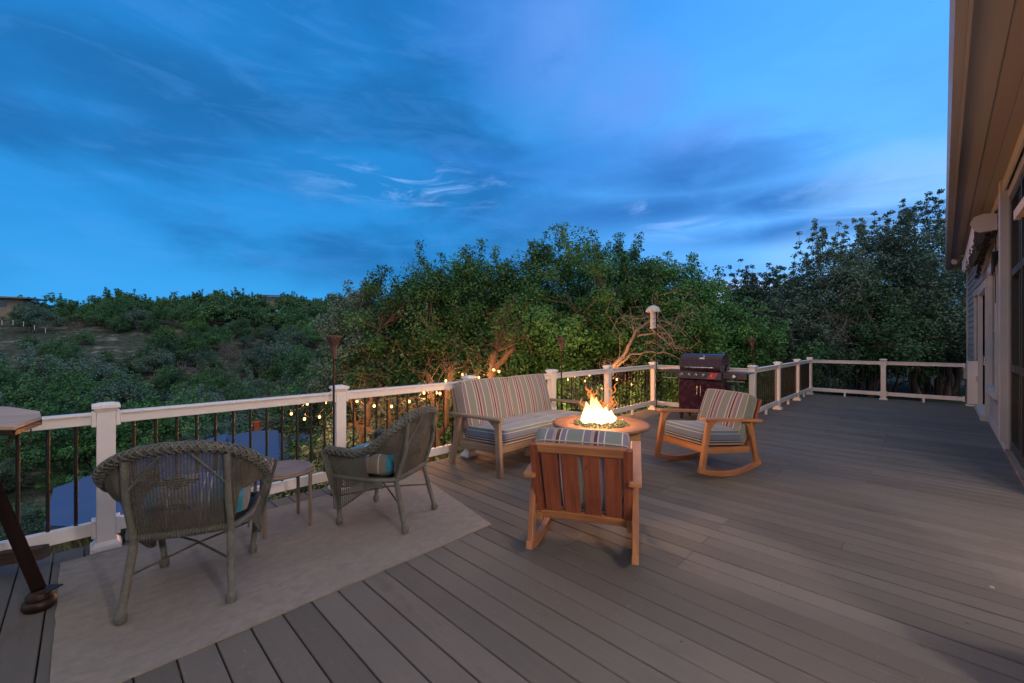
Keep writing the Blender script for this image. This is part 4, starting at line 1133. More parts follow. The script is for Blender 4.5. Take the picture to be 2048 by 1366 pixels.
# gas grill
g = thing('gas_grill', 'black gas grill with burner knobs and domed lid at the railing corner', 'grill', (7.80, 2.82, 0), PI)   # local +x faces the viewer (world -X)
W_ = .76
m = MB(); m.box((0, 0, .42), (.46, W_ - .03, .60)); m.build('cabinet', M['enamel'], g, .006)
for s in (-1, 1):
    m = MB(); m.box((.236, s * .182, .41), (.012, .355, .55)); d_ = m.build('cabinet_door', M['enamel'], g, .004)
    m = MB(); m.tube([(.262, s * .03, .62), (.262, s * .03, .46)], .007, 8); m.build('handle', M['chrome'], d_)
m = MB(); m.box((.255, -.02, .155), (.012, .36, .028)); m.build('nameplate', M['chrome'], g, .002)
m = MB()   # control panel, slightly raked
vs = [(.24, -W_ / 2, .73), (.24, W_ / 2, .73), (.29, W_ / 2, .745), (.29, -W_ / 2, .745), (.265, -W_ / 2, .872), (.265, W_ / 2, .872), (.20, W_ / 2, .872), (.20, -W_ / 2, .872), (.20, -W_ / 2, .73), (.20, W_ / 2, .73)]
m.add(vs, [(0, 1, 2, 3), (3, 2, 5, 4), (4, 5, 6, 7), (7, 6, 9, 8), (8, 9, 1, 0), (0, 3, 4, 7, 8), (1, 9, 6, 5, 2)]); m.build('control_panel', M['panel'], g, .003)
for y in (-.29, -.165, -.04, .085):
    m = MB(); A = Matrix.Rotation(R(80), 3, 'Y'); pr = [(.032, 0), (.033, .006), (.024, .012), (.020, .03), (.014, .032)]
    n_ = 20; vs = []
    for r_, z_ in pr:
        for k in range(n_):
            a = 2 * PI * k / n_; vs.append(A @ Vector((r_ * math.cos(a), r_ * math.sin(a), z_)) + Vector((.279, y, .808)))
    m.add(vs, [(i * n_ + k, i * n_ + (k + 1) % n_, (i + 1) * n_ + (k + 1) % n_, (i + 1) * n_ + k) for i in range(4) for k in range(n_)] + [tuple(range(4 * n_, 5 * n_))], None, True)
    kn = m.build('burner_knob', M['chrome'], g)
    m = MB(); m.tube([(.285, y, .808), (.319, y, .813)], .013, 12); m.build('knob_centre', M['enamel'], kn)
m = MB(); m.add([(.2915, .15, .758), (.2915, .27, .758), (.272, .33, .858), (.272, .20, .858)], [(3, 2, 1, 0)]); m.build('red_marking', M['red'], g)
m = MB(); m.tube([(.285, .225, .808), (.298, .225, .81)], .012, 12); m.build('igniter_button', M['chrome'], g)
# firebox and lid
m = MB(); m.box((-.02, 0, .80), (.44, W_ - .08, .15)); m.build('firebox', M['enamel'], g, .01)
m = MB(); pr = [(.215, .885), (.225, .93), (.215, 1.0), (.165, 1.09), (.08, 1.155), (-.03, 1.185), (-.14, 1.175), (-.215, 1.12), (-.24, 1.02), (-.24, .885)]; n_ = len(pr); hw = (W_ - .06) / 2
for s in (1,):
    vs = [(x, -hw, z) for x, z in pr] + [(x, hw, z) for x, z in pr]
    m.add(vs, [(i, i + 1, n_ + i + 1, n_ + i) for i in range(n_ - 1)], None, True); m.add(vs[:n_], [tuple(reversed(range(n_)))]); m.add(vs[n_:], [tuple(range(n_))])
    m.add(vs, [(0, n_, 2 * n_ - 1, n_ - 1)])
m.build('lid', M['enamel'], g, .012)
for s in (-1, 1):
    m = MB(); m.bar((-.02, s * (hw + .008), .90), (-.10, s * (hw + .008), .99), .010, .05, (1, 0, 0)); m.build('hinge_bracket', M['rubber'], g)
m = MB(); m.tube([(.222, -.24, .935), (.268, -.24, .945), (.268, .24, .945), (.222, .24, .935)], .011, 10); m.build('lid_handle', M['chrome'], g)
m = MB(); m.lathe([(.001, 0), (.032, 0), (.034, .010), (.028, .016), (0, .017)], 24); A = Matrix.Rotation(R(48), 3, 'Y')
m.v = [tuple(A @ Vector(v) + Vector((.123, .02, 1.128))) for v in m.v]; th = m.build('thermometer', M['chrome'], g)
m = MB(); m.lathe([(.001, .017), (.024, .0172), (0, .018)], 20); m.v = [tuple(A @ Vector(v) + Vector((.123, .02, 1.128))) for v in m.v]; m.build('dial', M['enamel'], th)
m = MB(); m.box((0, 0, 0), (.030, .09, .004)); A2 = Matrix.Rotation(R(48), 3, 'Y'); m.v = [tuple(A2 @ Vector(v) + Vector((.158, .02, 1.100))) for v in m.v]; m.build('badge', M['chrome'], g)
for s, yy in ((1, -W_ / 2 - .17), (-1, W_ / 2 + .19)):
    m = MB(); m.box((0, yy, .862), (.44, .33 if s > 0 else .37, .018)); m.box((.225, yy, .82 if s < 0 else .845), (.02, .33 if s > 0 else .37, .105 if s < 0 else .03)); sh = m.build('side_shelf', M['panel'], g, .004)
    m = MB(); m.tube([(.18, yy - .14, .73), (.18, yy + .14, .73)], .008, 6); m.build('shelf_rail', M['chrome'], sh)
    if s < 0:
        m = MB(); m.tube([(.236, yy, .815), (.268, yy, .818)], [.034, .024], 18); k_ = m.build('side_burner_knob', M['chrome'], g)
for sx_ in (-1, 1):
    for sy in (-1, 1):
        m = MB(); m.bar((sx_ * .19, sy * .33, .06), (sx_ * .19, sy * .33, .12), .05, .05, (1, 0, 0)); m.tube([(sx_ * .19, sy * .33 - .014, .033), (sx_ * .19, sy * .33 + .014, .033)], .032, 16); m.build('caster', M['rubber'], g)

# torches
def torch():
    t = thing('tiki_torch', 'x', 'torch', (0, 0, 0), 0, 'metal tiki torches along the railing')
    m = MB(); m.tube([(0, 0, .01), (0, 0, 1.27)], .0105, 8); m.build('pole', M['iron'], t)
    m = MB(); m.box((0, 0, .008), (.07, .07, .012)); m.tube([(0, 0, .01), (0, 0, .09)], .017, 8); m.build('foot', M['iron'], t, .002)
    m = MB(); m.lathe([(.014, 1.255), (.021, 1.27), (.023, 1.33), (.034, 1.38), (.052, 1.425), (.060, 1.438), (.052, 1.444), (.02, 1.43)], 20)
    for k in range(18):
        a = 2 * PI * k / 18
        m.tube([((.030 + .034 * s_) * math.cos(a + s_ * .35), (.030 + .034 * s_) * math.sin(a + s_ * .35), 1.36 + .085 * s_) for s_ in (0, .35, .7, 1)], .0035, 4)
    m.lathe([(.060, 1.436), (.064, 1.445), (.060, 1.456), (.050, 1.452)], 20)
    m.build('torch_head', M['rust'], t); return t
t0 = torch()
for i, (x, y, z, lab) in enumerate(((1.585, 3.83, 0, 'tallest rusty tiki torch, standing beside the post left of the farther wicker chair'), (4.94, 3.83, 0, 'thin tiki torch rising behind the right end of the sofa'), (8.55, 2.24, 0, 'distant tiki torch against the dark trees just right of the grill'))):
    o = t0 if i == 0 else copy_tree(t0); o.location = (x, y, z); o['label'] = lab
# bird feeder
t = thing('bird_feeder', 'bird feeder with white dome on a tall black pole at the railing corner', 'bird feeder', (8.02, 3.83, .06))
m = MB(); m.tube([(0, 0, 0), (0, 0, 2.0), (0, 0, 2.25), ], .011, 8); m.tube([(0, 0, 2.20), (-.03, .03, 2.24), (-.075, .075, 2.2), (-.08, .08, 2.10)], .006, 6); m.build('pole', M['iron'], t)
q = Vector((-.045, .045, 0))
m = MB(); m.lathe([(.142, 1.93), (.140, 1.955), (.125, 1.995), (.09, 2.035), (.04, 2.06), (.0, 2.065)], 28, q); m.lathe([(.0, 2.055), (.09, 2.025), (.125, 1.985), (.138, 1.932)], 28, q); m.build('dome', M['feeder'], t)
m = MB(); m.lathe([(.052, 1.62), (.052, 1.94)], 20, q); m.lathe([(.0, 1.60), (.058, 1.60), (.062, 1.625), (.052, 1.63)], 20, q); m.build('seed_tube', M['feeder'], t)
for z in (1.70, 1.80):
    m = MB(); m.tube([q + Vector((-.05, -.04, z)), q + Vector((-.10, -.08, z))], .007, 6); m.tube([q + Vector((.055, .02, z + .02)), q + Vector((.095, .04, z + .02))], .007, 6); m.build('perch', M['iron'], t)

# cart with wooden side shelf at the left edge
t = thing('grill_cart', 'dark wooden cart with tan side shelf and slanted castered leg at the left edge', 'cart', (-.55, 3.25, 0))
def K(x, y, z): return Vector((x + .55, y - 3.25, z))
A_, B_ = pt(84, 829, 2.45), None
m = MB(); 
shelf = [plan(-420, 2.0), plan(28, 2.02), plan(82, 2.28), plan(80, 2.45), plan(20, 2.62), plan(-360, 2.75)]
zs = .972
P = [(x + .55, y - 3.25) for x, y in shelf]
m.prism(P, zs, zs + .022); m.build('side_shelf', M['shelf'], t, .004)
m = MB()
for i in range(6):
    a, b = P[i], P[(i + 1) % 6]
    m.bar((a[0] * .985, a[1] * .985, zs - .012), (b[0] * .985, b[1] * .985, zs - .012), .02, .022)
m.build('shelf_frame', M['iron'], t)
for xp, dd in ((24, 2.08), (62, 2.22)):
    x, y = plan(xp, dd); b = K(x, y, zs - .02); m = MB()
    m.tube([b, b + Vector((0, -.006, -.03)), b + Vector((-.012, -.012, -.065)), b + Vector((.0, -.02, -.09)), b + Vector((.022, -.02, -.085)), b + Vector((.03, -.02, -.07))], .0032, 6); m.build('hook', M['iron'], t)
ft = pt(78, 1205, 2.20); top = pt(-30, 930, 2.26)
m = MB(); m.bar(K(*top), K(ft.x, ft.y, .10), .042, .055, (1, 0, 0)); m.build('leg', M['dark_wood'], t, .004)
x, y = plan(-700, 2.5); tl = (x, y); 
m = MB(); m.bar(K(x - .1, y + .1, .02), K(x, y, .95), .05, .062, (1, 0, 0)); m.build('leg', M['dark_wood'], t, .004)
b0 = pt(92, 1103, 2.55); b1 = pt(-500, 1190, 2.30); 
m = MB(); m.bar(K(*b0), K(*b1), .055, .075); m.build('cross_beam', M['old_wood'], t, .004)
m = MB(); m.lathe([(.0, .002), (.055, .002), (.064, .02), (.062, .045), (.045, .055), (0, .057)], 24, K(ft.x, ft.y, 0)); m.build('caster', M['iron'], t)
m = MB(); m.lathe([(.05, .056), (.05, .08), (.03, .10), (.0, .10)], 16, K(ft.x, ft.y, 0)); m.build('caster_fork', M['iron'], t)
tip = pt(127, 1170, 2.25); c = K(ft.x, ft.y, .085); tp = K(tip.x, tip.y, tip.z)
m = MB(); d_ = tp - c; sd = Vector((-d_.y, d_.x, 0)).normalized()
vs = [c + sd * .045, c - sd * .045, c.lerp(tp, .55) - sd * .038, tp, c.lerp(tp, .6) + sd * .028, c.lerp(tp, .3) + sd * .05]
vs2 = [v + Vector((0, 0, .008)) for v in vs]; m.add(vs + vs2, [(5, 4, 3, 2, 1, 0), (6, 7, 8, 9, 10, 11)] + [(i, (i + 1) % 6, 6 + (i + 1) % 6, 6 + i) for i in range(6)]); m.build('brake_lever', M['iron'], t, .002)

# small things left on the deck boards
m = MB(); m.lathe([(0, .001), (.009, .001), (.011, .006), (0, .011)], 10); o = m.build('pebble', M['feeder']); x, y = plan(1984, 1174.6 * 1 / (1176 - 683)); 
d_ = CH * FPX / (1176 - 683); x, y = plan(1984, d_); o.location = (x, y, 0); tag(o, 'small white pebble lying on the deck boards at the lower right', 'pebble')
rg = random.Random(11); m = MB()
for _ in range(70):
    d_ = rg.uniform(1.8, 9); x, y = plan(rg.uniform(250, 2000), d_)
    if y > YR2 - .1 and x > XF - .1 or y > YR - .2 or y < wall_y(x) + .1 or x > 13.2: continue
    a = rg.random() * 6; L = rg.uniform(.004, .014); z0 = .016 if (x < 2.4 and y > 2.35) else .002
    dx, dy = math.cos(a) * L, math.sin(a) * L
    m.add([(x - dx, y - dy, z0), (x + dy * .35, y - dx * .35, z0 + .003), (x + dx, y + dy, z0 + .001), (x - dy * .35, y + dx * .35, z0 + .002)], [(0, 1, 2, 3)])
o = m.build('leaf_litter', M['old_wood']); tag(o, 'tiny dry leaf bits scattered over the deck and rug', 'leaf litter', kind='stuff')

# ================================================================ BELOW THE DECK
# blue tarp roof in overlapping sheets
def tarp_sheet(name, TL, TR, BL, BR, lab, seed):
    m = MB(); rg = random.Random(seed); ph = rg.random() * 6
    def fn(u, v):
        a = TL.lerp(TR, u); b = BL.lerp(BR, u); q = a.lerp(b, v); q.z += .11 * u * u + .05 * math.sin(v * 9 + u * 4 + ph) * u
        q.z += .05 * math.sin(u * 3 + ph) * (1 - v) - .16 * math.sin(PI * u) * math.sin(PI * v) * .5 + .03 * mnoise.noise(q * 1.5)
        return q
    m.surf(fn, 24, 24)
    m.surf(lambda u, v: fn(u, v) - Vector((0, 0, .03)), 24, 24)
    return tag(m.build(name, M['tarp']), lab, 'tarp', 'blue tarps over the structure below the deck')
tarp_sheet('tarp', pt(107, 980, 9.7), pt(455, 868, 11.8), pt(88, 1050, 8.6), pt(420, 1060, 8.4), 'blue tarp sheet with slanting left edge, seen through the railing left of the chair', 1)
tarp_sheet('tarp', pt(430, 873, 11.9), pt(556, 869, 12.0), pt(330, 985, 9.2), pt(566, 1000, 9.6), 'middle blue tarp sheet behind the round side table, below the terracotta pot', 2)
tarp_sheet('tarp', pt(540, 868, 12.0), pt(612, 874, 12.2), pt(500, 1000, 9.6), pt(646, 1000, 9.8), 'blue tarp sheet below the string lights, left of the torch', 3)
tarp_sheet('tarp', pt(600, 870, 12.3), pt(646, 879, 12.3), pt(560, 1010, 10.0), pt(655, 1010, 10.0), 'rightmost blue tarp strip next to the beige wall behind the torch', 4)
t = thing('terracotta_pot', 'orange terracotta chimney pot standing above the blue tarps', 'chimney pot', tuple(pt(515, 860, 12.6)))
m = MB(); m.lathe([(.095, -.1), (.10, .0), (.112, .20), (.112, .22)], 20); m.build('body', M['clay'], t)
m = MB(); m.lathe([(.118, .215), (.125, .225), (.125, .262), (.10, .268), (.09, .2)], 20); m.build('rim', M['clay'], t)
a = pt(653, 878, 12.4); b = pt(700, 878, 12.6)
m = MB(); m.prism([(a.x, a.y), (b.x, b.y), (b.x - .3, b.y + 1.6), (a.x - .3, a.y + 1.6)][::-1], ground_z(a.x, a.y) - .3, a.z)
shed = thing('shed', 'beige shed wall showing between the torch pole and the blue tarps', 'shed', (0, 0, 0)); m.build('wall', M['beige'], shed, .01)
m = MB(); m.prism([(a.x - .1, a.y - .1), (b.x + .1, b.y - .1), (b.x - .3, b.y + 1.7), (a.x - .4, a.y + 1.7)][::-1], a.z + .001, a.z + .05); m.build('roof', M['roof'], shed)

# string lights hung through the trees
bulbs = [(556, 807, 8.6), (573.5, 806, 8.4), (582.6, 827.6, 8.0), (614.5, 808, 8.2), (609, 838, 7.6), (639, 834, 7.7), (651, 805, 8.2), (714, 803, 8.0), (748.5, 812, 7.4), (783, 813, 7.5), (818.5, 803, 7.6), (848, 786, 8.2),
         (873, 785.5, 7.9), (880, 787, 7.5), (891.6, 761.5, 8.3), (899, 740, 8.8), (925, 749, 9.2), (957.6, 755, 9.0), (987, 739.7, 8.6), (998, 743, 8.4), (1135, 759, 9.0), (1150.6, 752.7, 9.2), (1169, 762, 9.0), (1178.5, 750, 9.4), (1209.5, 754.6, 9.6), (1233.4, 759, 10), (1264, 769, 10.2)]
t = thing('string_lights', 'lit string of warm globe bulbs looped through the trees beyond the railing', 'string lights', tuple(pt(800, 790, 8)))
O = Vector(t.location); prev = None; wire = MB()
for i, (x, y, d) in enumerate(bulbs):
    p = pt(x, y, d) - O
    m = MB(); m.lathe([(0, -.028), (.015, -.022), (.023, -.005), (.021, .012), (.011, .026), (.0, .028)], 14, p); b_ = m.build('bulb', M['bulb'], t)
    m = MB(); m.lathe([(.013, .026), (.015, .035), (.015, .06), (.006, .07)], 10, p); m.build('socket', M['rubber'], b_)
    l = bpy.data.lights.new('bulb_light', 'POINT'); l.energy = 30; l.color = (1, .40, .12); l.shadow_soft_size = .03
    lo = bpy.data.objects.new('bulb_light', l); COL.objects.link(lo); lo.parent = b_; lo.location = p + Vector((0, 0, -.07))
    top = p + Vector((0, 0, .068))
    if prev is not None and (top - prev).length < 3:
        mid = (prev + top) / 2 - Vector((0, 0, .06 + .05 * (top - prev).length)); wire.tube([prev, prev.lerp(mid, .6), mid, mid.lerp(top, .4), top], .004, 4)
    prev = top
wire.build('wire', M['rubber'], t)

# ================================================================ VEGETATION
rng = np.random.default_rng(12)
def put(o, x, y, dz=0, rz=None, s=1.0, lab=None, group=None):
    o.location = (x, y, ground_z(x, y) + dz); o.rotation_euler = (0, 0, rng.uniform(0, 6.28) if rz is None else rz); o.scale = (s, s, s)
    if lab: o['label'] = lab
    if group: o['group'] = group
# -- near trees: (photo column, depth, top row, crown half-width px, kind, label)
near = [
 ('oak_tree', 735, 13.5, 553, 75, 'oak_grey', .60, 'grey green oak with thin sprigs at the left end of the near tree line'),
 ('oak_tree', 838, 12.8, 508, 100, 'oak', .55, 'rounded green oak above the farther wicker chair, left of the bare topped gap'),
 ('oak_tree', 955, 13.6, 494, 95, 'oak', .55, 'green oak in the middle of the near tree line, behind the sofa'),
 ('oak_tree', 1048, 12.6, 500, 95, 'oak', .60, 'full green oak filling the canopy straight above the sofa'),
 ('oak_tree', 1150, 13.4, 462, 125, 'oak', .50, 'tallest green oak, rising over the fire pit'),
 ('oak_tree', 1255, 14.0, 488, 95, 'oak', .50, 'green oak just left above the bird feeder'),
 ('oak_tree', 1365, 13.6, 520, 80, 'oak', .50, 'green oak right of the bird feeder, above the grill'),
 ('oak_tree', 900, 16.8, 520, 105, 'oak', .60, 'oak crown filling the gap behind the left half of the near tree line'),
 ('oak_tree', 1200, 17.2, 482, 110, 'oak', .60, 'oak crown standing behind the tallest near oak'),
 ('oak_tree', 1420, 15.5, 590, 60, 'oak', .60, 'small oak with ragged sprigs where pale sky shows right of the grill'),
]
for i, (nm, xp, d, ytop, hw, kind, lowf, lab) in enumerate(near):
    x, y = plan(xp, d); gz = ground_z(x, y); topz = CH + (683 - ytop) * d / FPX; Hh = topz - gz; rw = hw * d / FPX
    rh = Hh * lowf * .72
    o = make_tree(rng, nm, lab, 'oak tree', H=Hh * .95, rw=rw * 1.3, rh=rh, trunk=Hh * .30, tr=.11, nclump=185, per=270, leaf=.045, crad=.50, mat=kind, nlimb=9, sprig=8, sh=.9, crown_gap=.12, stems=2 if i in (3, 5) else 1, group='oaks of the near tree line')
    put(o, x, y)
# -- right hand cluster of darker grey green trees
rc = [
 (1505, 17.5, 545, 55, 'oak_grey', 'small dark oak with pointed sprigs at the left end of the right hand thicket'),
 (1585, 19.0, 560, 80, 'juniper', 'broad dark tree filling the thicket beyond the far corner rail post'),
 (1660, 16.5, 470, 70, 'oak_grey', 'grey leaved tree with tall thin shoots above the far railing'),
 (1745, 18.5, 440, 80, 'oak_grey', 'high open crowned grey tree left of the gutter'),
 (1835, 17.0, 405, 85, 'oak_grey', 'tallest grey leaved tree next to the house gutter'),
 (1925, 19.5, 440, 80, 'oak_grey', 'dark tree behind the end of the house eave'),
 (1560, 15.0, 620, 75, 'oak_grey', 'grey green bushy tree right of the grill behind the second rocking chair'),
 (1470, 14.0, 640, 55, 'bright', 'yellow green bush tree between the grill lid and the dark thicket'),
 (1720, 15.2, 590, 90, 'juniper', 'dark low tree directly behind the far end railing'),
 (1860, 15.6, 585, 85, 'oak_grey', 'dark tree with crooked trunks behind the right half of the far railing'),
]
for i, (xp, d, ytop, hw, kind, lab) in enumerate(rc):
    x, y = plan(xp, d); gz = ground_z(x, y); topz = CH + (683 - ytop) * d / FPX; Hh = topz - gz; rw = hw * d / FPX
    o = make_tree(rng, 'oak_tree' if kind != 'juniper' else 'juniper_tree', lab, 'tree', H=Hh * .91, rw=rw * 1.25, rh=Hh * .40, trunk=Hh * .32, tr=.12, nclump=135, per=(190 if kind == 'oak_grey' else 260), leaf=.050, crad=.52, mat=kind, nlimb=9, sprig=30, sh=1.45, crown_gap=.2, stems=3 if i in (3, 9, 8) else 1, bark='bark', group='trees of the right hand thicket')
    put(o, x, y)
# -- bushes closing the ground below the crowns: two prototypes, copies
def proto_bush(name, lab, kind, H_, rw, n, per, leaf):
    return make_tree(rng, name, lab, 'bush', H=H_, rw=rw, rh=H_ * .48, trunk=.4, tr=.05, nclump=n, per=per, leaf=leaf, crad=.38, mat=kind, nlimb=7, sprig=10, crown_gap=.15, stems=3)
bA = proto_bush('bush', '', 'oak_grey', 2.6, 1.5, 64, 320, .038)
bB = proto_bush('bush', '', 'juniper', 2.4, 1.4, 64, 320, .038)
bC = proto_bush('bush', '', 'oak', 2.8, 1.4, 64, 320, .038)
bspots = []
for xp, d, s in ((640, 10.6, .8), (1110, 10.9, .8), (560, 15.5, 1.2), (620, 13.8, 1.3), (690, 12.2, 1.2), (690, 15.5, 1.6), (770, 11.6, 1.15), (850, 11.2, 1.1), (905, 12.6, 1.3), (980, 11.0, 1.0), (1060, 10.8, 1.05), (1130, 11.6, 1.2), (1200, 11.8, 1.2), (1265, 11.5, 1.1), (1330, 12.0, 1.2),
                 (1400, 12.4, 1.2), (1450, 12.6, 1.1), (1510, 13.6, 1.2), (1570, 14.4, 1.1), (1640, 15.6, 1.2), (1790, 15.8, 1.1), (1905, 16.0, 1.1), (810, 14.5, 1.7), (1000, 14.8, 1.7), (1090, 15.6, 1.8), (1220, 15.5, 1.7), (1330, 15.8, 1.6), (430, 19.0, 1.5), (520, 18.0, 1.5),
                 (330, 19.5, 1.1), (230, 19, 1.0), (20, 19.0, 1.0), (400, 18.2, 1.05), (300, 18.6, 1.0)):
    bspots.append((xp, d, s))
used = set()
for i, (xp, d, s) in enumerate(bspots):
    k = [bA, bB, bC][i % 3]
    if 600 < xp < 1460 and d < 13: d *= .92; s *= .93
    if xp < 560: k = bA
    o = k if id(k) not in used else copy_tree(k); used.add(id(k))
    x, y = plan(xp, d)
    if xp < 560: lab, gp = 'rounded grey green bush on the slope behind the blue tarps', 'bushes on the near slope below the deck'
    else: lab, gp = 'leafy bush filling the gap under the near oaks beyond the railing', 'bushes below the near oaks'
    put(o, x, y, -.25, None, s, lab, gp)

# -- bare crooked trunks catching the string lights
def bare_tree(name, lab, base, pts_list, r0=.09, twn=26, seed=0, mat='dead'):
    rg = np.random.default_rng(seed); t = thing(name, lab, 'tree', base); O_ = Vector(base)
    m = MB(); allp = []
    for r_s, r_e, pp in pts_list:
        P_ = [Vector(p) - O_ for p in pp]; fine = []
        for a, b in zip(P_[:-1], P_[1:]): fine += [Vector(q) for q in wander(rg, a, b, 4, .12)[:-1]]
        fine.append(P_[-1]); k = len(fine); m.tube(fine, [.78 * (r_s + (r_e - r_s) * i / (k - 1)) for i in range(k)], 8); allp += fine[k // 3:]
    m.build('trunk', M[mat], t)
    m = MB()
    for _ in range(twn):
        a = allp[rg.integers(len(allp))]; e = a + Vector(rg.normal(size=3)) * .45 + Vector((0, 0, .25)); q = wander(rg, a, e, 5, .5); m.tube(q, [.010, .008, .006, .005, .004, .002], 4, cap=False)
        for _k in range(3):
            b = Vector(q[rg.integers(2, 6)]); m.tube(wander(rg, b, b + Vector(rg.normal(size=3)) * .22, 3, .5), [.006, .005, .004, .002], 4, cap=False)
    m.build('branches', M[mat], t); return t
def G(xp, d): x, y = plan(xp, d); return Vector((x, y, ground_z(x, y) - .1))
bare_tree('forked_tree', 'forked orange lit trunk with sawn limbs rising above the left part of the sofa', tuple(G(985, 9.3)), [
    (.13, .10, [G(985, 9.3), pt(982, 800, 9.3), pt(985, 745, 9.3), pt(992, 705, 9.2)]), (.10, .05, [pt(990, 740, 9.3), pt(1012, 712, 9.1), pt(1028, 694, 9.0)]), (.07, .03, [pt(992, 705, 9.2), pt(1000, 690, 9.3), pt(1004, 668, 9.5)]), (.035, .02, [pt(994, 706, 9.2), pt(1030, 688, 9.0)])], seed=1, mat='bark_dark')
bare_tree('slim_trunk_tree', 'slim orange lit trunk right of the farther wicker chair', tuple(G(893, 8.6)), [(.085, .07, [G(893, 8.6), pt(893, 850, 8.6), pt(898, 770, 8.7), pt(902, 735, 8.8)]), (.05, .02, [pt(899, 745, 8.8), pt(882, 728, 8.9)]), (.05, .02, [pt(901, 738, 8.8), pt(914, 722, 9)])], twn=16, seed=2, mat='bark_dark')
bare_tree('slim_trunk_tree', 'leaning pale trunk seen through the balusters above the wicker chair back', tuple(G(858, 8.4)), [(.08, .06, [G(862, 8.4), pt(868, 850, 8.4), pt(862, 790, 8.6), pt(850, 745, 8.9)])], twn=12, seed=3, mat='bark_dark')
bare_tree('crooked_oak', 'crooked low limbs winding behind the balusters right of the torch', tuple(G(735, 8.6)), [
    (.08, .05, [G(735, 8.6), pt(722, 880, 8.5), pt(735, 840, 8.5), pt(742, 790, 8.6)]), (.05, .02, [pt(722, 865, 8.5), pt(706, 815, 8.5), pt(694, 790, 8.6)]), (.06, .03, [pt(700, 850, 8.6), pt(750, 870, 8.4), pt(800, 858, 8.5)]), (.06, .04, [G(784, 8.7), pt(782, 840, 8.6), pt(779, 800, 8.6)]), (.03, .015, [pt(735, 830, 8.5), pt(715, 795, 8.6)])], twn=26, seed=4, mat='bark_dark')
bare_tree('dead_tree', 'bare grey crooked tree with drooping twigs left of the grill, behind the bird feeder', tuple(G(1215, 10.8)), [
    (.07, .055, [G(1205, 10.8), pt(1215, 760, 10.6), pt(1245, 722, 10.4)]), (.065, .035, [pt(1225, 735, 10.4), pt(1252, 705, 10.3), pt(1262, 682, 10.2), pt(1282, 655, 10.2), pt(1305, 640, 10.2)]), (.035, .012, [pt(1245, 725, 10.3), pt(1280, 708, 10.2), pt(1315, 706, 10.2), pt(1360, 718, 10.2)]),
    (.035, .012, [pt(1275, 672, 10.2), pt(1310, 666, 10.1), pt(1350, 672, 10.1)]), (.03, .008, [pt(1300, 645, 10.2), pt(1330, 660, 10), pt(1352, 698, 10)]), (.025, .008, [pt(1300, 645, 10.2), pt(1340, 648, 10), pt(1372, 672, 10)]), (.025, .008, [pt(1268, 676, 10.2), pt(1264, 650, 10.3), pt(1262, 635, 10.3)]), (.02, .006, [pt(1300, 655, 10.2), pt(1335, 685, 9.8), pt(1350, 705, 9.8)])], twn=40, seed=5)
bare_tree('crooked_oak', 'dark crooked trunks behind the right half of the far end railing', tuple(G(1835, 14.6)), [
    (.14, .10, [G(1845, 14.6), pt(1835, 740, 14.5), pt(1818, 700, 14.6), pt(1835, 670, 14.8)]), (.10, .05, [pt(1835, 745, 14.5), pt(1805, 725, 14.8), pt(1790, 690, 15)]), (.14, .09, [G(1893, 14.8), pt(1896, 745, 14.8), pt(1890, 690, 14.9), pt(1878, 650, 15.2)]), (.10, .05, [pt(1893, 710, 14.8), pt(1906, 680, 15), pt(1910, 655, 15)])], twn=30, seed=6, mat='bark')
bare_tree('dead_tree', 'tangle of bare grey twigs standing over the far left corner rail panels', tuple(G(1650, 14.2)), [
    (.08, .05, [G(1650, 14.2), pt(1648, 740, 14.2), pt(1660, 700, 14.2), pt(1640, 660, 14.2)]), (.05, .02, [pt(1655, 710, 14.2), pt(1690, 680, 14.1), pt(1725, 665, 14.1)]), (.05, .02, [pt(1655, 700, 14.2), pt(1615, 685, 14.1), pt(1580, 688, 14)]), (.04, .015, [pt(1660, 690, 14.2), pt(1690, 650, 14.2), pt(1700, 620, 14.3)])], twn=70, seed=7)

# -- far hillside scrub
protos = []
for kind, lab, H_, rw, bark in (('juniper', 'dark green round juniper among the scrub covering the far hillside', 4.4, 2.6, 'bark'), ('oak_grey', 'pale grey green scrub oak on the far hillside', 3.6, 2.7, 'dead'), ('oak', 'mid green scrub oak on the far hillside', 4.2, 2.8, 'bark'), ('bright', 'bright green low bush on the far hillside', 2.8, 2.4, 'bark')):
    for v in range(2 if kind != 'bright' else 1):
        protos.append(make_tree(rng, 'juniper_tree' if kind == 'juniper' else ('bush' if kind == 'bright' else 'scrub_oak'), lab, 'tree' if kind != 'bright' else 'bush', H=H_ * rng.uniform(.9, 1.1), rw=rw, rh=H_ * .46, trunk=.9, tr=.10, nclump=50, per=210, leaf=.088, crad=.74, mat=kind, bark=bark, nlimb=8, sprig=8, crown_gap=.3, twigs=False, stems=3, group='scrub trees on the far hillside'))
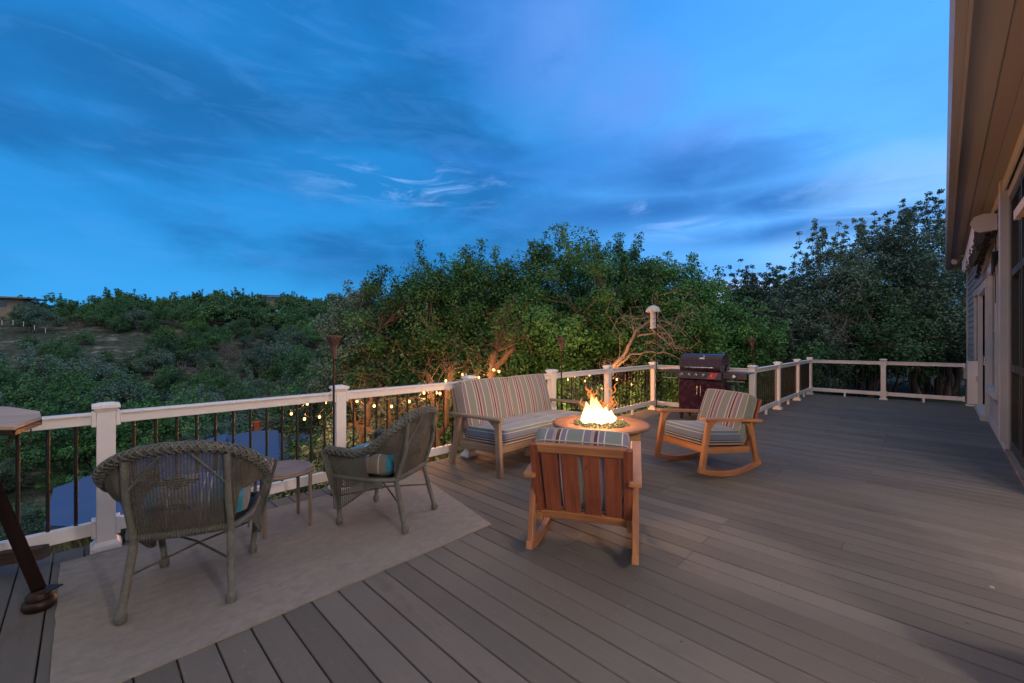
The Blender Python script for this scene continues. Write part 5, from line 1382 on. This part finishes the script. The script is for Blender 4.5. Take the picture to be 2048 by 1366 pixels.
# leafless bushes
for v in range(1):
    t = thing('bare_bush', 'leafless silvery bush among the scrub on the far hillside', 'bush', group='bare bushes on the far hillside'); m = MB()
    for k in range(16):
        e = rng.normal(size=3) * np.array([1.2, 1.2, .5]) + np.array([0, 0, 2.1]); q = wander(rng, (0, 0, -.2), e, 6, .35); m.tube(q, [.05, .04, .035, .03, .022, .016, .01], 4, cap=False)
        for _k in range(9):
            b = np.array(q[rng.integers(2, 7)]); m.tube(wander(rng, b, b + rng.normal(size=3) * .6 + np.array([0, 0, .2]), 3, .5), [.02, .016, .012, .006], 3, cap=False)
    m.build('branches', M['dead'], t); protos.append(t)
clear = [(-14, 92, 9), (-6, 97, 8), (3, 93, 8), (-18, 82, 7), (12, 98, 6)]
spots = []; tries = 0
while len(spots) < 640 and tries < 60000:
    tries += 1
    d = 20.5 + 134 * rng.random() ** .75; xp = rng.uniform(-160, 1500); x, y = plan(xp, d)
    if y < 16 or y > 150: continue
    if xp > 700 and d < 40 and x > 20: continue
    if any((x - a) ** 2 + (y - b) ** 2 < c * c for a, b, c in clear) and rng.random() < .93: continue
    gy_ = 683 - (ground_z(x, y) - CH) * FPX / d
    if xp < 190 and 655 < gy_ < 682 and rng.random() < .7: continue
    if (xp < 34 and 50 < d < 84) or (520 < xp < 572 and 92 < d < 123): continue
    sp = 2.3 + d * .017
    if any((x - a[0]) ** 2 + (y - a[1]) ** 2 < sp * sp for a in spots): continue
    spots.append((x, y, d))
spots.sort(key=lambda s: s[2])
usedp = set()
wood = MB(); wV = []; wF = []; wT = []; nb_ = 0
for i, (x, y, d) in enumerate(spots):
    r_ = rng.random(); k = int(rng.choice(len(protos), p=[.20, .18, .13, .12, .12, .10, .09, .06])); P0 = protos[k]
    if i < 285:
        o = P0 if k not in usedp else copy_tree(P0); usedp.add(k)
        gy_ = 683 - (ground_z(x, y) - CH) * FPX / d
        xq = 1024 + FPX * (x * RT.x + y * RT.y) / d
        put(o, x, y, -.35, None, float(rng.uniform(.6, 1.25) * (1.0 if d > 30 else .75) * (.62 if xq < 260 and 684 < gy_ < 770 else 1)))
    else:   # the ridge reads as one mass: one object
        c = [ch for ch in P0.children if ch.name.startswith('crown')]
        if not c: continue
        me = c[0].data; co = np.empty(len(me.vertices) * 3, dtype=np.float32); me.vertices.foreach_get('co', co); co = co.reshape(-1, 4, 3)
        tt = np.empty(len(me.polygons), dtype=np.float32); me.attributes['tint'].data.foreach_get('value', tt)
        sel = rng.random(len(co)) < .42; co = co[sel]; tt = tt[sel]
        cen = co.mean(1, keepdims=True); co = cen + (co - cen) * 1.9
        a = rng.uniform(0, 6.28); s = rng.uniform(.75, 1.25); ca_, sa_ = math.cos(a), math.sin(a)
        X = (co[..., 0] * ca_ - co[..., 1] * sa_) * s + x; Y = (co[..., 0] * sa_ + co[..., 1] * ca_) * s + y; Z = co[..., 2] * s + ground_z(x, y) - .35
        V = np.stack([X, Y, Z], -1).reshape(-1, 3); wV.append(V); wF.append(np.arange(len(V)).reshape(-1, 4) + nb_); nb_ += len(V); wT.append(np.clip(tt * .6 + rng.random() * .4, 0, 1))
o = np_mesh('hillside_wood', np.concatenate(wV), np.concatenate(wF), np.concatenate(wT), M['juniper'])
tag(o, 'dense scrub woodland merging along the distant ridge', 'woodland', kind='stuff')
for k, P0 in enumerate(protos):
    if k not in usedp: put(P0, 30, 70, -.3)

# grass tufts on the slope below the deck
N = 5200; V = []; F = []; T = []
for i in range(N):
    xp = rng.uniform(-60, 460); d = rng.uniform(9.0, 14.5); x, y = plan(xp, d)
    if mnoise.noise(Vector((x * .9, y * .9, 0))) < -.05 and rng.random() < .85: continue
    z = ground_z(x, y)
    for b in range(4):
        a = rng.uniform(0, 6.28); h = rng.uniform(.12, .38); l = rng.uniform(.03, .16); w_ = .006
        bx, by = x + rng.normal() * .05, y + rng.normal() * .05; ca_, sa_ = math.cos(a), math.sin(a)
        n0 = len(V); V += [(bx - sa_ * w_, by + ca_ * w_, z), (bx + sa_ * w_, by - ca_ * w_, z), (bx + ca_ * l * .4 + sa_ * w_ * .6, by + sa_ * l * .4 - ca_ * w_ * .6, z + h * .65), (bx + ca_ * l, by + sa_ * l, z + h)]
        F.append((n0, n0 + 1, n0 + 2, n0 + 3)); T.append(rng.random())
tag(np_mesh('grass', np.array(V), np.array(F), np.array(T), M['grass']), 'tufts of dry yellow green grass on the rocky slope below the deck', 'grass', kind='stuff')

# -- houses and fence posts on the ridge
def box_house(lab, c, w_, dpt, h, rz, slope, lamp):
    t = thing('hilltop_house', lab, 'house', tuple(c), rz)
    m = MB(); m.box((0, 0, h / 2 - 1), (w_, dpt, h + 2)); m.build('wall', M['beige'], t)
    m = MB(); m.add([(-w_ * .6, -dpt * .75, h + .05), (w_ * .6, -dpt * .75, h + .05), (w_ * .6, dpt * .6, h + slope), (-w_ * .6, dpt * .6, h + slope), (-w_ * .6, -dpt * .75, h + .35), (w_ * .6, -dpt * .75, h + .35), (w_ * .6, dpt * .6, h + slope + .3), (-w_ * .6, dpt * .6, h + slope + .3)],
                [(3, 2, 1, 0), (4, 5, 6, 7), (0, 1, 5, 4), (1, 2, 6, 5), (2, 3, 7, 6), (3, 0, 4, 7)]); m.build('roof', M['roof'], t)
    for k in range(3):
        m = MB(); m.box((-w_ * .3 + k * w_ * .28, -dpt / 2 - .02, h * .55), (1.3, .08, 1.1)); wn = m.build('window', M['glass'] if k != lamp else M['far_lamp'], t)
    return t
c = pt(-26, 621, 82); box_house('flat roofed tan house on the ridge at the far left with a warm lit porch', c, 12, 6, 2.2, AZ - PI / 2 + .5, .25, 1)
c = pt(545, 605, 119); box_house('small tan house with a low pitched roof alone on the distant ridge', c, 6.2, 4, 1.5, AZ - PI / 2 + .3, .5, -1)
for i, (x, y, d) in enumerate(((4, 640, 60), (26, 640, 60), (47, 643, 60), (69, 650, 60), (91, 656, 60))):
    a = pt(x, y, d); m = MB(); m.box((0, 0, -.35), (.055, .055, .7)); o = m.build('fence_post', M['white'], None, .01); o.location = a
    tag(o, 'short pale fence post on the clearing below the far left house', 'fence post', 'fence posts on the hillside clearing')
